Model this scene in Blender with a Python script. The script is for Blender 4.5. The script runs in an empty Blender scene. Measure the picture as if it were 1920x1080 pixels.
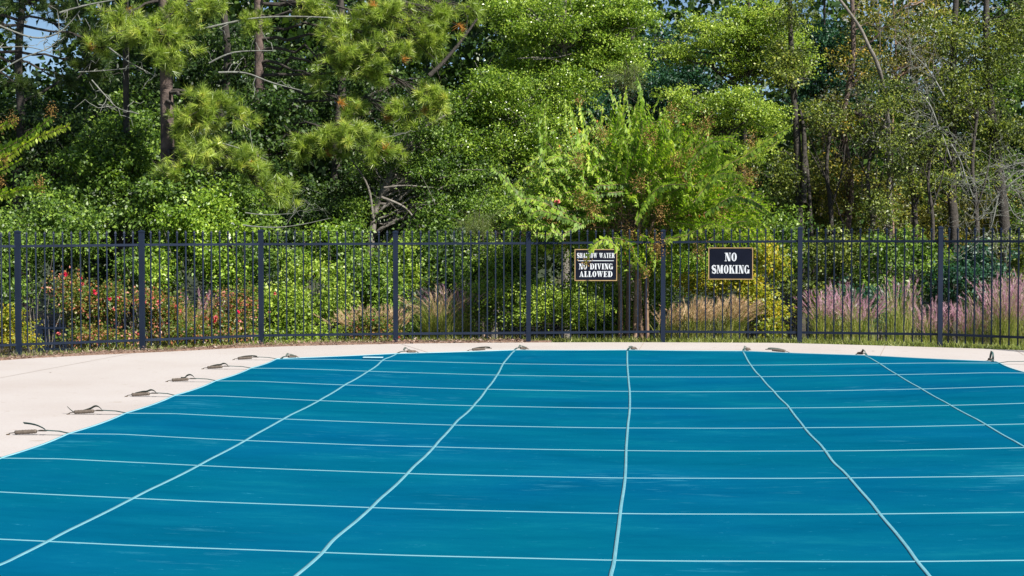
import bpy, bmesh, math, random
import numpy as np
from mathutils import Vector, Matrix, geometry

# ------------------------------------------------------------------ camera, sky, sun, exposure
SC = bpy.context.scene
COL = SC.collection
F, H = 3200.0, 1.591                       # focal length in px of a 1920 px wide frame, eye height
PSI = math.atan(234 / F); TH = math.atan(110 / F)
cd = bpy.data.cameras.new('camera'); cam = bpy.data.objects.new('camera', cd); COL.objects.link(cam)
cd.sensor_width = 36; cd.lens = 36 * F / 1920; cd.clip_start = .1; cd.clip_end = 2000
cam.location = (0, 0, H); cam.rotation_euler = (math.pi / 2 - TH, 0, PSI)
SC.camera = cam
SUN_EL, SUN_AZ = math.radians(43), math.radians(52)     # azimuth measured from 'behind the camera' towards the right
sdir = Vector((math.sin(SUN_AZ) * math.cos(SUN_EL), -math.cos(SUN_AZ) * math.cos(SUN_EL), math.sin(SUN_EL)))
W = bpy.data.worlds.new("World"); SC.world = W; W.use_nodes = True
nt = W.node_tree; bg = nt.nodes['Background']
sky = nt.nodes.new('ShaderNodeTexSky'); sky.sky_type = 'NISHITA'; sky.sun_disc = False
sky.sun_elevation = SUN_EL; sky.sun_rotation = math.atan2(sdir.x, sdir.y); sky.altitude = 100
sky.dust_density = 0; sky.ozone_density = 4; sky.air_density = .8
tc = nt.nodes.new('ShaderNodeTexCoord'); nz = nt.nodes.new('ShaderNodeTexNoise')
nz.inputs['Scale'].default_value = 9; nz.inputs['Detail'].default_value = 7
cr = nt.nodes.new('ShaderNodeValToRGB'); cr.color_ramp.elements[0].position = .55; cr.color_ramp.elements[1].position = .72
mx = nt.nodes.new('ShaderNodeMix'); mx.data_type = 'RGBA'
nt.links.new(tc.outputs['Generated'], nz.inputs['Vector']); nt.links.new(nz.outputs['Fac'], cr.inputs['Fac'])
nt.links.new(cr.outputs['Color'], mx.inputs[0]); nt.links.new(sky.outputs['Color'], mx.inputs[6])
mx.inputs[7].default_value = (7.8, 8.6, 10, 1)
nt.links.new(mx.outputs[2], bg.inputs['Color']); bg.inputs['Strength'].default_value = .052
sl = bpy.data.lights.new('sun', 'SUN'); so = bpy.data.objects.new('sun', sl); COL.objects.link(so)
sl.energy = 5; sl.angle = math.radians(.5); sl.color = (1, .95, .87)
so.rotation_euler = sdir.to_track_quat('Z', 'Y').to_euler()
SC.view_settings.view_transform = 'Standard'; SC.view_settings.look = 'None'
SC.view_settings.exposure = 0.94; SC.view_settings.gamma = 1; SC.view_settings.use_curve_mapping = False
SC.render.engine = 'CYCLES'
SC.cycles.max_bounces = 6; SC.cycles.diffuse_bounces = 3; SC.cycles.transmission_bounces = 4; SC.cycles.glossy_bounces = 2
SC.cycles.use_denoising = True

# ------------------------------------------------------------------ measuring helpers
ROT = cam.rotation_euler.to_matrix()
def ray(x, y): return ROT @ Vector(((x - 960) / F, -(y - 540) / F, -1))
def P(x, y, D): return np.array(cam.location + ray(x, y) * D)            # point at camera depth D
def G(x, y, z=0.0):
    d = ray(x, y); k = (z - H) / d.z; return np.array((d.x * k, d.y * k, z))
RNG = np.random.default_rng(11)

# ------------------------------------------------------------------ object helpers
def props(o, label=None, cat=None, group=None, kind=None):
    if label: o['label'] = label
    if cat: o['category'] = cat
    if group: o['group'] = group
    if kind: o['kind'] = kind
    return o
def thing(name, loc, label, cat, group=None):
    o = bpy.data.objects.new(name, None); COL.objects.link(o); o.location = [float(v) for v in loc]
    o.empty_display_size = .2
    return props(o, label, cat, group)
def mesh_np(verts, faces, attr=None, smooth=False, name='mesh'):
    """faces: (N,k) array"""
    me = bpy.data.meshes.new(name)
    verts = np.asarray(verts, np.float32); faces = np.asarray(faces, np.int32)
    n, k = faces.shape
    me.vertices.add(len(verts)); me.vertices.foreach_set('co', verts.ravel())
    me.loops.add(n * k); me.loops.foreach_set('vertex_index', faces.ravel())
    me.polygons.add(n); me.polygons.foreach_set('loop_start', np.arange(0, n * k, k, dtype=np.int32))
    me.polygons.foreach_set('loop_total', np.full(n, k, np.int32))
    if smooth: me.polygons.foreach_set('use_smooth', np.ones(n, bool))
    me.update(calc_edges=True)
    if attr is not None:
        a = me.attributes.new('rnd', 'FLOAT', 'POINT'); a.data.foreach_set('value', np.asarray(attr, np.float32))
    return me
def link(name, me, mat, parent=None):
    o = bpy.data.objects.new(name, me); COL.objects.link(o)
    if mat and not me.materials: me.materials.append(mat)
    if parent is not None: 
        o.parent = parent
    return o
class MB:
    def __init__(s, org=(0, 0, 0)): s.v = []; s.f = []; s.org = np.array(org, float)
    def add(s, vs, fs):
        b = len(s.v); s.v += [tuple(np.array(v, float) - s.org) for v in vs]; s.f += [tuple(b + i for i in f) for f in fs]
    def box(s, c, e, R=None):
        vs = []
        for x in (-1, 1):
            for y in (-1, 1):
                for z in (-1, 1):
                    d = np.array((x * e[0] / 2, y * e[1] / 2, z * e[2] / 2))
                    if R is not None: d = R @ d
                    vs.append(np.array(c) + d)
        s.add(vs, [(0, 1, 3, 2), (4, 6, 7, 5), (0, 4, 5, 1), (2, 3, 7, 6), (0, 2, 6, 4), (1, 5, 7, 3)])
    def tube(s, pts, rad, n=6):
        pts = [np.array(p, float) for p in pts]
        if np.isscalar(rad): rad = [rad] * len(pts)
        rings = []
        for i, p in enumerate(pts):
            t = pts[min(i + 1, len(pts) - 1)] - pts[max(i - 1, 0)]; t = t / (np.linalg.norm(t) + 1e-9)
            a = np.cross(t, (0.13, .31, .94) if abs(t[2]) < .9 else (1, 0.1, 0)); a /= np.linalg.norm(a); b = np.cross(t, a)
            rings.append([p + rad[i] * (math.cos(2 * math.pi * k / n) * a + math.sin(2 * math.pi * k / n) * b) for k in range(n)])
        vs = [v for r in rings for v in r]; fs = []
        for i in range(len(pts) - 1):
            for k in range(n):
                fs.append((i * n + k, i * n + (k + 1) % n, (i + 1) * n + (k + 1) % n, (i + 1) * n + k))
        fs.append(tuple(range(n))[::-1]); fs.append(tuple((len(pts) - 1) * n + k for k in range(n)))
        s.add(vs, fs)
    def mesh(s, name='mesh', smooth=False):
        me = bpy.data.meshes.new(name); me.from_pydata(s.v, [], s.f); me.update()
        if smooth: me.shade_smooth()
        return me
    def build(s, name, mat, parent=None, smooth=False): return link(name, s.mesh(name, smooth), mat, parent)
def smooth_path(pts, n=6):
    """Catmull-Rom through pts"""
    pts = [np.array(p, float) for p in pts]
    if len(pts) < 3: return [pts[0] + (pts[-1] - pts[0]) * t for t in np.linspace(0, 1, n)]
    out = []
    for i in range(len(pts) - 1):
        p0 = pts[max(i - 1, 0)]; p1 = pts[i]; p2 = pts[i + 1]; p3 = pts[min(i + 2, len(pts) - 1)]
        for t in np.linspace(0, 1, n, endpoint=False):
            out.append(.5 * (2 * p1 + (p2 - p0) * t + (2 * p0 - 5 * p1 + 4 * p2 - p3) * t * t + (3 * p1 - p0 - 3 * p2 + p3) * t ** 3))
    out.append(pts[-1]); return out

# ------------------------------------------------------------------ materials
MATS = {}
def nodes_mat(name):
    m = bpy.data.materials.new(name); m.use_nodes = True; return m, m.node_tree, m.node_tree.nodes['Principled BSDF']
def N(t, ty, **kw):
    n = t.nodes.new('ShaderNode' + ty)
    for k, v in kw.items(): setattr(n, k, v)
    return n
def ramp(t, stops):
    r = N(t, 'ValToRGB'); e = r.color_ramp.elements
    while len(e) > 1: e.remove(e[-1])
    e[0].position = stops[0][0]; e[0].color = (*stops[0][1], 1)
    for p, c in stops[1:]:
        x = e.new(p); x.color = (*c, 1)
    return r
def noise(t, scale, detail=5, coord='Object', vec=None, rough=.55):
    n = N(t, 'TexNoise'); n.inputs['Scale'].default_value = scale; n.inputs['Detail'].default_value = detail
    n.inputs['Roughness'].default_value = rough
    if vec is None:
        c = N(t, 'TexCoord'); vec = c.outputs[coord]
    t.links.new(vec, n.inputs['Vector']); return n
def simple(name, stops, scale=8, rough=.7, metallic=0, bump=0, bscale=60, spec=.5, detail=5):
    if name in MATS: return MATS[name]
    m, t, b = nodes_mat(name); n = noise(t, scale, detail); r = ramp(t, stops)
    t.links.new(n.outputs['Fac'], r.inputs['Fac']); t.links.new(r.outputs['Color'], b.inputs['Base Color'])
    b.inputs['Roughness'].default_value = rough; b.inputs['Metallic'].default_value = metallic
    b.inputs['Specular IOR Level'].default_value = spec
    if bump:
        n2 = noise(t, bscale, 6); bp = N(t, 'Bump'); bp.inputs['Strength'].default_value = bump; bp.inputs['Distance'].default_value = .02
        t.links.new(n2.outputs['Fac'], bp.inputs['Height']); t.links.new(bp.outputs['Normal'], b.inputs['Normal'])
    MATS[name] = m; return m
def leafmat(name, stops, rough=.44, trans=.38, tmul=(1.25, 1.35, .6), spec=.5):
    """leaf with per-leaf colour (attribute rnd) and light passing through"""
    if name in MATS: return MATS[name]
    m, t, b = nodes_mat(name)
    a = N(t, 'Attribute', attribute_name='rnd'); r = ramp(t, stops)
    t.links.new(a.outputs['Fac'], r.inputs['Fac']); t.links.new(r.outputs['Color'], b.inputs['Base Color'])
    b.inputs['Roughness'].default_value = rough; b.inputs['Specular IOR Level'].default_value = spec
    tr = N(t, 'BsdfTranslucent'); mu = N(t, 'Mix', data_type='RGBA', blend_type='MULTIPLY'); mu.inputs[0].default_value = 1
    mu.inputs[7].default_value = (*tmul, 1); t.links.new(r.outputs['Color'], mu.inputs[6]); t.links.new(mu.outputs[2], tr.inputs['Color'])
    ms = N(t, 'MixShader'); ms.inputs[0].default_value = trans
    t.links.new(b.outputs[0], ms.inputs[1]); t.links.new(tr.outputs[0], ms.inputs[2])
    t.links.new(ms.outputs[0], t.nodes['Material Output'].inputs['Surface']); MATS[name] = m; return m

def mat_concrete():
    m, t, b = nodes_mat('concrete')
    n = noise(t, .55, 6); r = ramp(t, [(.3, (0.4028, 0.361, 0.3382)), (.55, (0.437, 0.4028, 0.3838)), (.75, (0.456, 0.4256, 0.4104))])
    t.links.new(n.outputs['Fac'], r.inputs['Fac'])
    n2 = noise(t, 35, 4); mu = N(t, 'Mix', data_type='RGBA', blend_type='MULTIPLY'); mu.inputs[0].default_value = 1
    r2 = ramp(t, [(.3, (.93, .92, .91)), (.7, (1, 1, 1))]); t.links.new(n2.outputs['Fac'], r2.inputs['Fac'])
    t.links.new(r.outputs['Color'], mu.inputs[6]); t.links.new(r2.outputs['Color'], mu.inputs[7])
    # sparse dark specks and stains
    n3 = noise(t, 7, 3); r3 = ramp(t, [(.26, (.8, .74, .66)), (.36, (1, 1, 1))]); t.links.new(n3.outputs['Fac'], r3.inputs['Fac'])
    mu2 = N(t, 'Mix', data_type='RGBA', blend_type='MULTIPLY'); mu2.inputs[0].default_value = .8
    t.links.new(mu.outputs[2], mu2.inputs[6]); t.links.new(r3.outputs['Color'], mu2.inputs[7])
    t.links.new(mu2.outputs[2], b.inputs['Base Color']); b.inputs['Roughness'].default_value = .85
    bp = N(t, 'Bump'); bp.inputs['Strength'].default_value = .25; bp.inputs['Distance'].default_value = .004
    n4 = noise(t, 120, 3); t.links.new(n4.outputs['Fac'], bp.inputs['Height']); t.links.new(bp.outputs['Normal'], b.inputs['Normal'])
    return m
def mat_cover():
    m, t, b = nodes_mat('cover_mesh')
    tc = N(t, 'TexCoord'); mp = N(t, 'Mapping'); mp.inputs['Scale'].default_value = (.35, .9, 1); t.links.new(tc.outputs['Object'], mp.inputs['Vector'])
    n = noise(t, 1.5, 9, vec=mp.outputs[0], rough=.72)
    r = ramp(t, [(.28, (.0003, .062, .118)), (.43, (.0006, .077, .146)), (.56, (.001, .090, .160)), (.72, (.004, .124, .184))])
    t.links.new(n.outputs['Fac'], r.inputs['Fac'])
    nh = noise(t, .42, 4, vec=tc.outputs['Object']); rh = ramp(t, [(.36, (.9, 1.05, .96)), (.5, (1, 1, 1)), (.64, (1, .95, 1.05))]); t.links.new(nh.outputs['Fac'], rh.inputs['Fac'])
    mh_ = N(t, 'Mix', data_type='RGBA', blend_type='MULTIPLY'); mh_.inputs[0].default_value = 1; t.links.new(r.outputs['Color'], mh_.inputs[6]); t.links.new(rh.outputs['Color'], mh_.inputs[7])
    # thin pale scuffs dragged across the weave
    mp2 = N(t, 'Mapping'); mp2.inputs['Scale'].default_value = (2.0, 7, 1); t.links.new(tc.outputs['Object'], mp2.inputs['Vector'])
    n2 = noise(t, 1.3, 6, vec=mp2.outputs[0], rough=.7)
    n3 = noise(t, .55, 3, vec=tc.outputs['Object'])
    mm = N(t, 'Math', operation='MULTIPLY'); t.links.new(n2.outputs['Fac'], mm.inputs[0]); t.links.new(n3.outputs['Fac'], mm.inputs[1])
    rs = ramp(t, [(.33, (0, 0, 0)), (.47, (.45, .45, .45))]); t.links.new(mm.outputs[0], rs.inputs['Fac'])
    mk = N(t, 'Mix', data_type='RGBA'); t.links.new(rs.outputs['Color'], mk.inputs[0]); t.links.new(mh_.outputs[2], mk.inputs[6]); mk.inputs[7].default_value = (.04, .24, .34, 1)
    # dust and small specks
    n5 = noise(t, 14, 6, vec=mp.outputs[0], rough=.85); r5 = ramp(t, [(.62, (0, 0, 0)), (.74, (.8, .8, .8))]); t.links.new(n5.outputs['Fac'], r5.inputs['Fac'])
    mk2 = N(t, 'Mix', data_type='RGBA'); t.links.new(r5.outputs['Color'], mk2.inputs[0]); t.links.new(mk.outputs[2], mk2.inputs[6]); mk2.inputs[7].default_value = (.03, .25, .37, 1)
    # weave
    w1 = N(t, 'TexWave', wave_type='BANDS', bands_direction='Y'); w1.inputs['Scale'].default_value = 42; w1.inputs['Distortion'].default_value = .6
    w2 = N(t, 'TexWave', wave_type='BANDS', bands_direction='X'); w2.inputs['Scale'].default_value = 60
    for w in (w1, w2): t.links.new(tc.outputs['Object'], w.inputs['Vector'])
    ad = N(t, 'Math', operation='ADD'); t.links.new(w1.outputs['Fac'], ad.inputs[0]); t.links.new(w2.outputs['Fac'], ad.inputs[1])
    bp = N(t, 'Bump'); bp.inputs['Strength'].default_value = .12; bp.inputs['Distance'].default_value = .002; t.links.new(ad.outputs[0], bp.inputs['Height'])
    bp2 = N(t, 'Bump'); bp2.inputs['Strength'].default_value = .35; bp2.inputs['Distance'].default_value = .02
    n6 = noise(t, 2.3, 4, vec=mp.outputs[0]); t.links.new(n6.outputs['Fac'], bp2.inputs['Height']); t.links.new(bp.outputs['Normal'], bp2.inputs['Normal'])
    t.links.new(bp2.outputs['Normal'], b.inputs['Normal']); t.links.new(mk2.outputs[2], b.inputs['Base Color'])
    b.inputs['Roughness'].default_value = 1; b.inputs['Specular IOR Level'].default_value = .0
    return m
def mat_strap():
    m, t, b = nodes_mat('strap_webbing')
    a = N(t, 'Attribute', attribute_name='rnd')       # 0..1 across the band: stitched stripes
    w = N(t, 'Math', operation='MULTIPLY'); w.inputs[1].default_value = 3 * 2 * math.pi; t.links.new(a.outputs['Fac'], w.inputs[0])
    c = N(t, 'Math', operation='COSINE'); t.links.new(w.outputs[0], c.inputs[0])
    r = ramp(t, [(.25, (.035, .18, .235)), (.6, (.145, .335, .385))])
    n = noise(t, 6, 5); ad = N(t, 'Math', operation='MULTIPLY_ADD'); ad.inputs[1].default_value = .35; t.links.new(c.outputs[0], ad.inputs[0]); t.links.new(n.outputs['Fac'], ad.inputs[2])
    t.links.new(ad.outputs[0], r.inputs['Fac']); t.links.new(r.outputs['Color'], b.inputs['Base Color']); b.inputs['Roughness'].default_value = .7
    return m
def mat_grassland():
    m, t, b = nodes_mat('forest_soil')
    n = noise(t, 1.6, 8); r = ramp(t, [(.3, (.035, .026, .014)), (.5, (.07, .05, .028)), (.7, (.075, .075, .03))])
    t.links.new(n.outputs['Fac'], r.inputs['Fac']); t.links.new(r.outputs['Color'], b.inputs['Base Color']); b.inputs['Roughness'].default_value = .95
    bp = N(t, 'Bump'); bp.inputs['Strength'].default_value = .8; bp.inputs['Distance'].default_value = .05
    n4 = noise(t, 12, 8); t.links.new(n4.outputs['Fac'], bp.inputs['Height']); t.links.new(bp.outputs['Normal'], b.inputs['Normal'])
    return m
M_CONC = mat_concrete(); M_COVER = mat_cover(); M_STRAP = mat_strap(); M_SOIL = mat_grassland()
M_FENCE = simple('fence_paint', [(.3, (.0065, .012, .027)), (.7, (.011, .019, .039))], 3, .55, 0, 0, spec=.2)
M_WATER = simple('pool_water', [(.3, (.01, .08, .09)), (.7, (.02, .1, .11))], 2, .05)
M_PLASTER = simple('pool_plaster', [(.3, (.5, .6, .62)), (.7, (.6, .68, .7))], 4, .6)

# ------------------------------------------------------------------ setting: ground, deck, pool
FB = [(-420, 690), (-190, 671), (35, 662), (267, 657), (490, 646), (742, 643), (991, 641), (1243, 641), (1499, 642.7), (1762, 650), (2010, 660), (2250, 680)]
FENCE = [G(x, y) for x, y in FB]                        # fence posts on the ground
EDGE = [G(x, y) for x, y in [(-700, 745), (-300, 702), (0, 676), (150, 667), (300, 660), (500, 650.5), (700, 645.5), (850, 643.2), (1000, 642.2), (1177, 641.8), (1400, 642.6), (1500, 643.8), (1766, 651.5), (1920, 657), (2200, 671), (2600, 705)]]
EDGE = smooth_path(EDGE, 5)
CX0, CX1 = -4.37, 4.27                                   # cover edges
FAR = [(CX0, 20.5), (-3.03, 21.47), (-1.59, 22.2), (-.115, 22.32), (1.377, 22.25), (2.872, 21.58), (CX1, 20.68)]
NEAR_Y = 2.6
IN = .42                                                 # pool wall lies this far inside the cover edge
fx = np.array([p[0] for p in FAR]); fy = np.array([p[1] for p in FAR])
def far_y(x):
    return np.interp(x, fx, fy)
def ground():
    # slopes down behind the fence, far woods floor level
    ys = np.concatenate([[-60, -10, 5, 15, 20], np.linspace(21, 40, 40), [50, 80, 200, 900]])
    xs = np.concatenate([[-900, -120, -40], np.linspace(-20, 20, 50), [40, 120, 900]])
    V = []
    fxs = np.array([p[0] for p in FENCE]); fys = np.array([p[1] for p in FENCE])
    for y in ys:
        for x in xs:
            fy_ = np.interp(x, fxs, fys) if abs(x) < 14 else 19
            d = y - fy_ - .6
            z = -.035 if d < 0 else -.035 - 1.45 * (1 - math.exp(-(d / 4) ** 1.6))
            if d > -.2 and abs(x) < 21: z += .03 * math.sin(x * 3.1 + y) * math.cos(y * 2.3 - x)
            V.append((x, y, z))
    nx = len(xs); Fc = [(j * nx + i, j * nx + i + 1, (j + 1) * nx + i + 1, (j + 1) * nx + i) for j in range(len(ys) - 1) for i in range(nx - 1)]
    # hollow under the deck so that the pool basin is clear of soil
    for i, v in enumerate(V):
        if v[1] < 20.5 and abs(v[0]) < 12: V[i] = (v[0], v[1], -2.6)
    props(link('ground', mesh_np(V, Fc, smooth=True), M_SOIL), kind='structure')
def ground_z(x, y):
    fxs = [p[0] for p in FENCE]; fys = [p[1] for p in FENCE]
    d = y - np.interp(x, fxs, fys) - .6
    return -.035 if d < 0 else -.035 - 1.45 * (1 - math.exp(-(d / 4) ** 1.6))
def hill():  # added dark bank behind the woods, blocks sky light between the leaves
    V = []; xs = np.linspace(-160, 160, 60); ys = np.linspace(62, 130, 24)
    for y in ys:
        for x in xs: V.append((x, y, -1.7 + 9.5 * (1 - math.exp(-((y - 62) / 22) ** 1.5)) + .9 * math.sin(x * .11 + 1) * (y - 62) / 60 + .35 * math.sin(x * .7 + y * .3)))
    Fc = [(j * 60 + i, j * 60 + i + 1, (j + 1) * 60 + i + 1, (j + 1) * 60 + i) for j in range(23) for i in range(59)]
    props(link('backdrop_hill', mesh_np(V, Fc, smooth=True), simple('backdrop_hill_dark', [(.3, (.012, .02, .008)), (.6, (.03, .045, .014)), (.8, (.06, .05, .02))], .8, .95, 0, 1, 2)), kind='structure')
ground(); hill()
def pool_loop(inset=IN, z=0.0):
    pts = [(CX0 + inset, NEAR_Y + inset)]
    pts += [(CX0 + inset, FAR[0][1] - .05)] + [(x * (1 - inset / 6), y - inset) for x, y in FAR[1:-1]] + [(CX1 - inset, FAR[-1][1] - .05)]
    pts += [(CX1 - inset, NEAR_Y + inset)]
    return [Vector((x, y, z)) for x, y in pts]
def deck():
    outer = [Vector((p[0], p[1], 0)) for p in EDGE]
    outer += [Vector((24, 9, 0)), Vector((24, -12, 0)), Vector((-24, -12, 0)), Vector((-24, 8, 0))]
    hole = pool_loop()
    allp = outer + hole
    tris = geometry.tessellate_polygon([outer, hole])
    bm = bmesh.new(); vs = [bm.verts.new(v) for v in allp]
    for tr in tris:
        try: bm.faces.new([vs[i] for i in tr])
        except ValueError: pass
    bmesh.ops.recalc_face_normals(bm, faces=bm.faces)
    for f in bm.faces:
        if f.normal.z < 0: f.normal_flip()
    # slab thickness
    be = [e for e in bm.edges if len(e.link_faces) == 1]
    r = bmesh.ops.extrude_edge_only(bm, edges=be)
    for v in r['geom']:
        if isinstance(v, bmesh.types.BMVert): v.co.z -= .12
    me = bpy.data.meshes.new('deck'); bm.to_mesh(me); bm.free()
    d = props(link('pool_deck', me, M_CONC), kind='structure')
    # tooled joints: shallow dark grooves built as thin recessed strips
    mj = simple('joint_filler', [(.3, (0.304, 0.2508, 0.2052)), (.7, (0.38, 0.3192, 0.2736))], 20, .9)
    for a, b in [((1207, 642.3), (1198, 657)), ((752, 645), (806, 662)), ((1660, 648.5), (1650, 668)), ((250, 662), (-60, 720)), ((1905, 657), (1960, 690))]:
        A, B = G(*a), G(*b); mb = MB(); dd = (B - A); dd /= np.linalg.norm(dd); q = np.array((-dd[1], dd[0], 0)) * .005; up = np.array((0, 0, .002))
        mb.add([A + q + up, A - q + up, B - q + up, B + q + up], [(0, 1, 2, 3)]); mb.build('deck_joint', mj, d)
    # basin
    top = pool_loop(z=-.0); bot = pool_loop(z=-1.5); n = len(top); mb = MB()
    mb.add([tuple(v) for v in [Vector((p.x, p.y, -.12)) for p in top]] + [tuple(v) for v in bot], [(i, (i + 1) % n, n + (i + 1) % n, n + i) for i in range(n)] + [tuple(range(n, 2 * n))])
    props(mb.build('pool_basin', M_PLASTER), kind='structure')
    w = pool_loop(inset=IN + .01, z=-.42); mb = MB(); mb.add([tuple(v) for v in w], [tuple(range(n))])
    props(mb.build('pool_water', M_WATER), kind='structure')
deck()

# ------------------------------------------------------------------ pool cover
ROWS = [20.46, 19.08, 17.46, 15.88, 14.32, 12.85, 11.44, 10.0, 8.57, 7.1, 5.65, 4.2]
LONG_X = [-3.03, -1.59, -.115, 1.377, 2.872]
def cover_z(x, y):
    x = np.asarray(x, float); y = np.asarray(y, float)
    a = np.clip((x - (CX0 + IN)) / 4, 0, 1); b = np.clip(((CX1 - IN) - x) / 4, 0, 1)
    px = np.minimum(1, (1 - (1 - a) ** 2.0)) * np.minimum(1, (1 - (1 - b) ** 2.0))
    dy = np.clip(far_y(x) - IN - y, 0, None); py = 1 - np.exp(-dy / 1.6)
    dn = np.clip(y - NEAR_Y - IN, 0, None); py = py * (1 - np.exp(-dn / 1.6))
    z = .012 - .085 * px * py
    # the cloth bellies slightly inside each square of straps
    u = (y - 20.46) / 1.45; 
    z = z - .010 * px * py * np.abs(np.sin(math.pi * u)) ** 1.2
    return z
def cover():
    root = thing('pool_cover', (0, 12, 0), 'blue mesh safety cover with pale cyan straps stretched over the whole swimming pool', 'pool cover')
    O = np.array((0, 12, 0))
    nu, nv = 120, 190
    us = np.linspace(0, 1, nu); V = []; 
    ysn = np.linspace(0, 1, nv)
    # outline with scallops between anchors
    def edge_in(y, sgn):
        # distance the side hem is pulled in between two anchors
        r = np.array(ROWS[::-1]); k = np.searchsorted(r, y)
        if k == 0 or k >= len(r): return 0.0
        t = (y - r[k - 1]) / (r[k] - r[k - 1]); return .032 * math.sin(math.pi * t)
    def far_in(x):
        xs = [p[0] for p in FAR]; k = np.searchsorted(xs, x)
        if k == 0 or k >= len(xs): return 0.0
        t = (x - xs[k - 1]) / (xs[k] - xs[k - 1]); return .04 * math.sin(math.pi * t)
    for j in range(nv):
        for i in range(nu):
            u = us[i]; x0 = CX0 + (CX1 - CX0) * u
            yf = float(far_y(x0)) - far_in(x0)
            y = NEAR_Y + (yf - NEAR_Y) * ysn[j]
            xl = CX0 + edge_in(y, -1); xr = CX1 - edge_in(y, 1)
            x = xl + (xr - xl) * u
            V.append((x, y, float(cover_z(x, y))))
    V = np.array(V); Fc = [(j * nu + i, j * nu + i + 1, (j + 1) * nu + i + 1, (j + 1) * nu + i) for j in range(nv - 1) for i in range(nu - 1)]
    link('fabric', mesh_np(V - O, Fc, smooth=True), M_COVER, root)
    # hem binding round the border
    mh = simple('hem_binding', [(.3, (0.16, 0.384, 0.464)), (.7, (0.224, 0.464, 0.528))], 5, .6)
    loop = [V[j * nu] for j in range(nv)] + [V[(nv - 1) * nu + i] for i in range(1, nu)] + [V[j * nu + nu - 1] for j in range(nv - 2, -1, -1)] + [V[i] for i in range(nu - 2, 0, -1)]
    n = len(loop); inner = []
    for k in range(n):
        t = loop[(k + 1) % n] - loop[k - 1]; t[2] = 0; t /= np.linalg.norm(t) + 1e-9; inner.append(np.array((t[1], -t[0], 0)))
    vs = []
    for k in range(n):
        p, q = loop[k], inner[k]
        vs += [p - q * .012 + np.array((0, 0, -.009)), p - q * .012 + np.array((0, 0, .006)), p + q * .006 + np.array((0, 0, .006)), p + q * .006 + np.array((0, 0, .001))]
    fs = []
    for k in range(n):
        a = 4 * k; b = 4 * ((k + 1) % n)
        for e in range(3): fs.append((a + e, a + e + 1, b + e + 1, b + e))
    link('hem', mesh_np(np.array(vs) - O, fs), mh, root)
    def ribbon(pts, w, lift=.002, th=.001):
        pts = np.array([np.array(p, float) for p in pts]); m_ = len(pts); vs = []; at = []
        for k in range(m_):
            t = pts[min(k + 1, m_ - 1)] - pts[max(k - 1, 0)]; t[2] = 0; t /= np.linalg.norm(t); q = np.array((-t[1], t[0], 0)) * w / 2
            for s_, zz in ((-1, lift - .003), (-1, lift + th), (-.33, lift + th + .001), (.33, lift + th + .001), (1, lift + th), (1, lift - .003)):
                vs.append(pts[k] + q * s_ + np.array((0, 0, zz))); at.append((s_ + 1) / 2)
        fs = [(k * 6 + e, k * 6 + e + 1, k * 6 + 7 + e, k * 6 + 6 + e) for k in range(m_ - 1) for e in range(5)]
        return mesh_np(np.array(vs) - O, fs, attr=at)
    # cross straps
    r1 = random.Random(4)
    for ri, y in enumerate(ROWS):
        x0, x1 = CX0, CX1
        xs = np.linspace(x0, x1, 90); ph = r1.uniform(0, 6)
        pts = [(x, y + .010 * math.sin(x * 1.3 + ph) + .004 * math.sin(x * 5 + ph), float(cover_z(x, y))) for x in xs]
        link('strap', ribbon(pts, .012), M_STRAP, root)
    # lengthwise straps, traced: they wander between the crossings
    TR = [
        [(748, 661), (735, 668), (719, 674.4), (706, 686), (689, 697), (661, 714), (646, 722), (600, 750), (529.5, 786.6), (460, 826), (368.6, 875), (240, 939.4), (122, 998), (77.4, 1021.7), (32.6, 1044), (-2, 1060), (-150, 1120)],
        [(964, 658.5), (945, 679.6), (931.7, 703.5), (911.4, 731), (888.5, 760), (853, 794), (816, 835.5), (765, 886.5), (700, 948), (635, 1004), (600, 1041), (550, 1084), (500, 1130)],
        [(1176, 658.5), (1176, 680), (1178, 707), (1180.5, 735), (1180.6, 765), (1177, 800), (1174, 841), (1172, 893.5), (1163, 958.6), (1152, 1046.6), (1144.6, 1082), (1138, 1140)],
        [(1393, 660), (1407.6, 684.8), (1428, 709), (1452, 735.7), (1479, 764), (1507, 801), (1544, 841.6), (1564.4, 869), (1593, 897), (1619, 927), (1646, 960), (1678, 998), (1715, 1047), (1741.6, 1080), (1780, 1130)],
        [(1622, 667.5), (1646, 680), (1682.5, 703), (1727, 729), (1780, 759), (1845.5, 794.8), (1886, 819), (1920, 838), (1985, 873), (2060, 920), (2160, 990)]]
    for tr, lx in zip(TR, LONG_X):
        pts = []
        for (x, y) in tr:
            z = 0
            for _ in range(6):
                g = G(x, y, z); z = float(cover_z(g[0], g[1]))
            pts.append(np.array((g[0], min(g[1], float(far_y(g[0])) + .02), 0)))
        pts = pts + [np.array((lx, pts[-1][1] - 1.5, 0)), np.array((lx, NEAR_Y + .05, 0))]
        pts = smooth_path(pts, 8)
        pts = [np.array((p[0], p[1], float(cover_z(p[0], p[1])))) for p in pts]
        link('strap', ribbon(pts, .020, .0025), M_STRAP, root)
    # side straps along both long hems
    # pale repair patch on the cover near the far left corner
    pz = []
    for (x, y) in [(681, 672.5), (718, 672.8)]:
        g = G(x, y, 0); z = float(cover_z(g[0], g[1])); g = G(x, y, z); pz.append(g)
    mp = simple('patch_cloth', [(.3, (0.4, 0.64, 0.656)), (.7, (0.496, 0.688, 0.704))], 9, .7)
    mb = MB(O); a, b = pz; mb.box((a + b) / 2 + np.array((0, 0, .018)), (np.linalg.norm(b - a), .07, .006)); mb.build('patch', mp, root)
    # strap ends: webbing over the deck, buckle, spring in its sleeve, loose tail, brass anchor
    m_green = simple('dark_webbing', [(.3, (0.012, 0.04, 0.04)), (.7, (0.024, 0.072, 0.068))], 12, .8)
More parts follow.
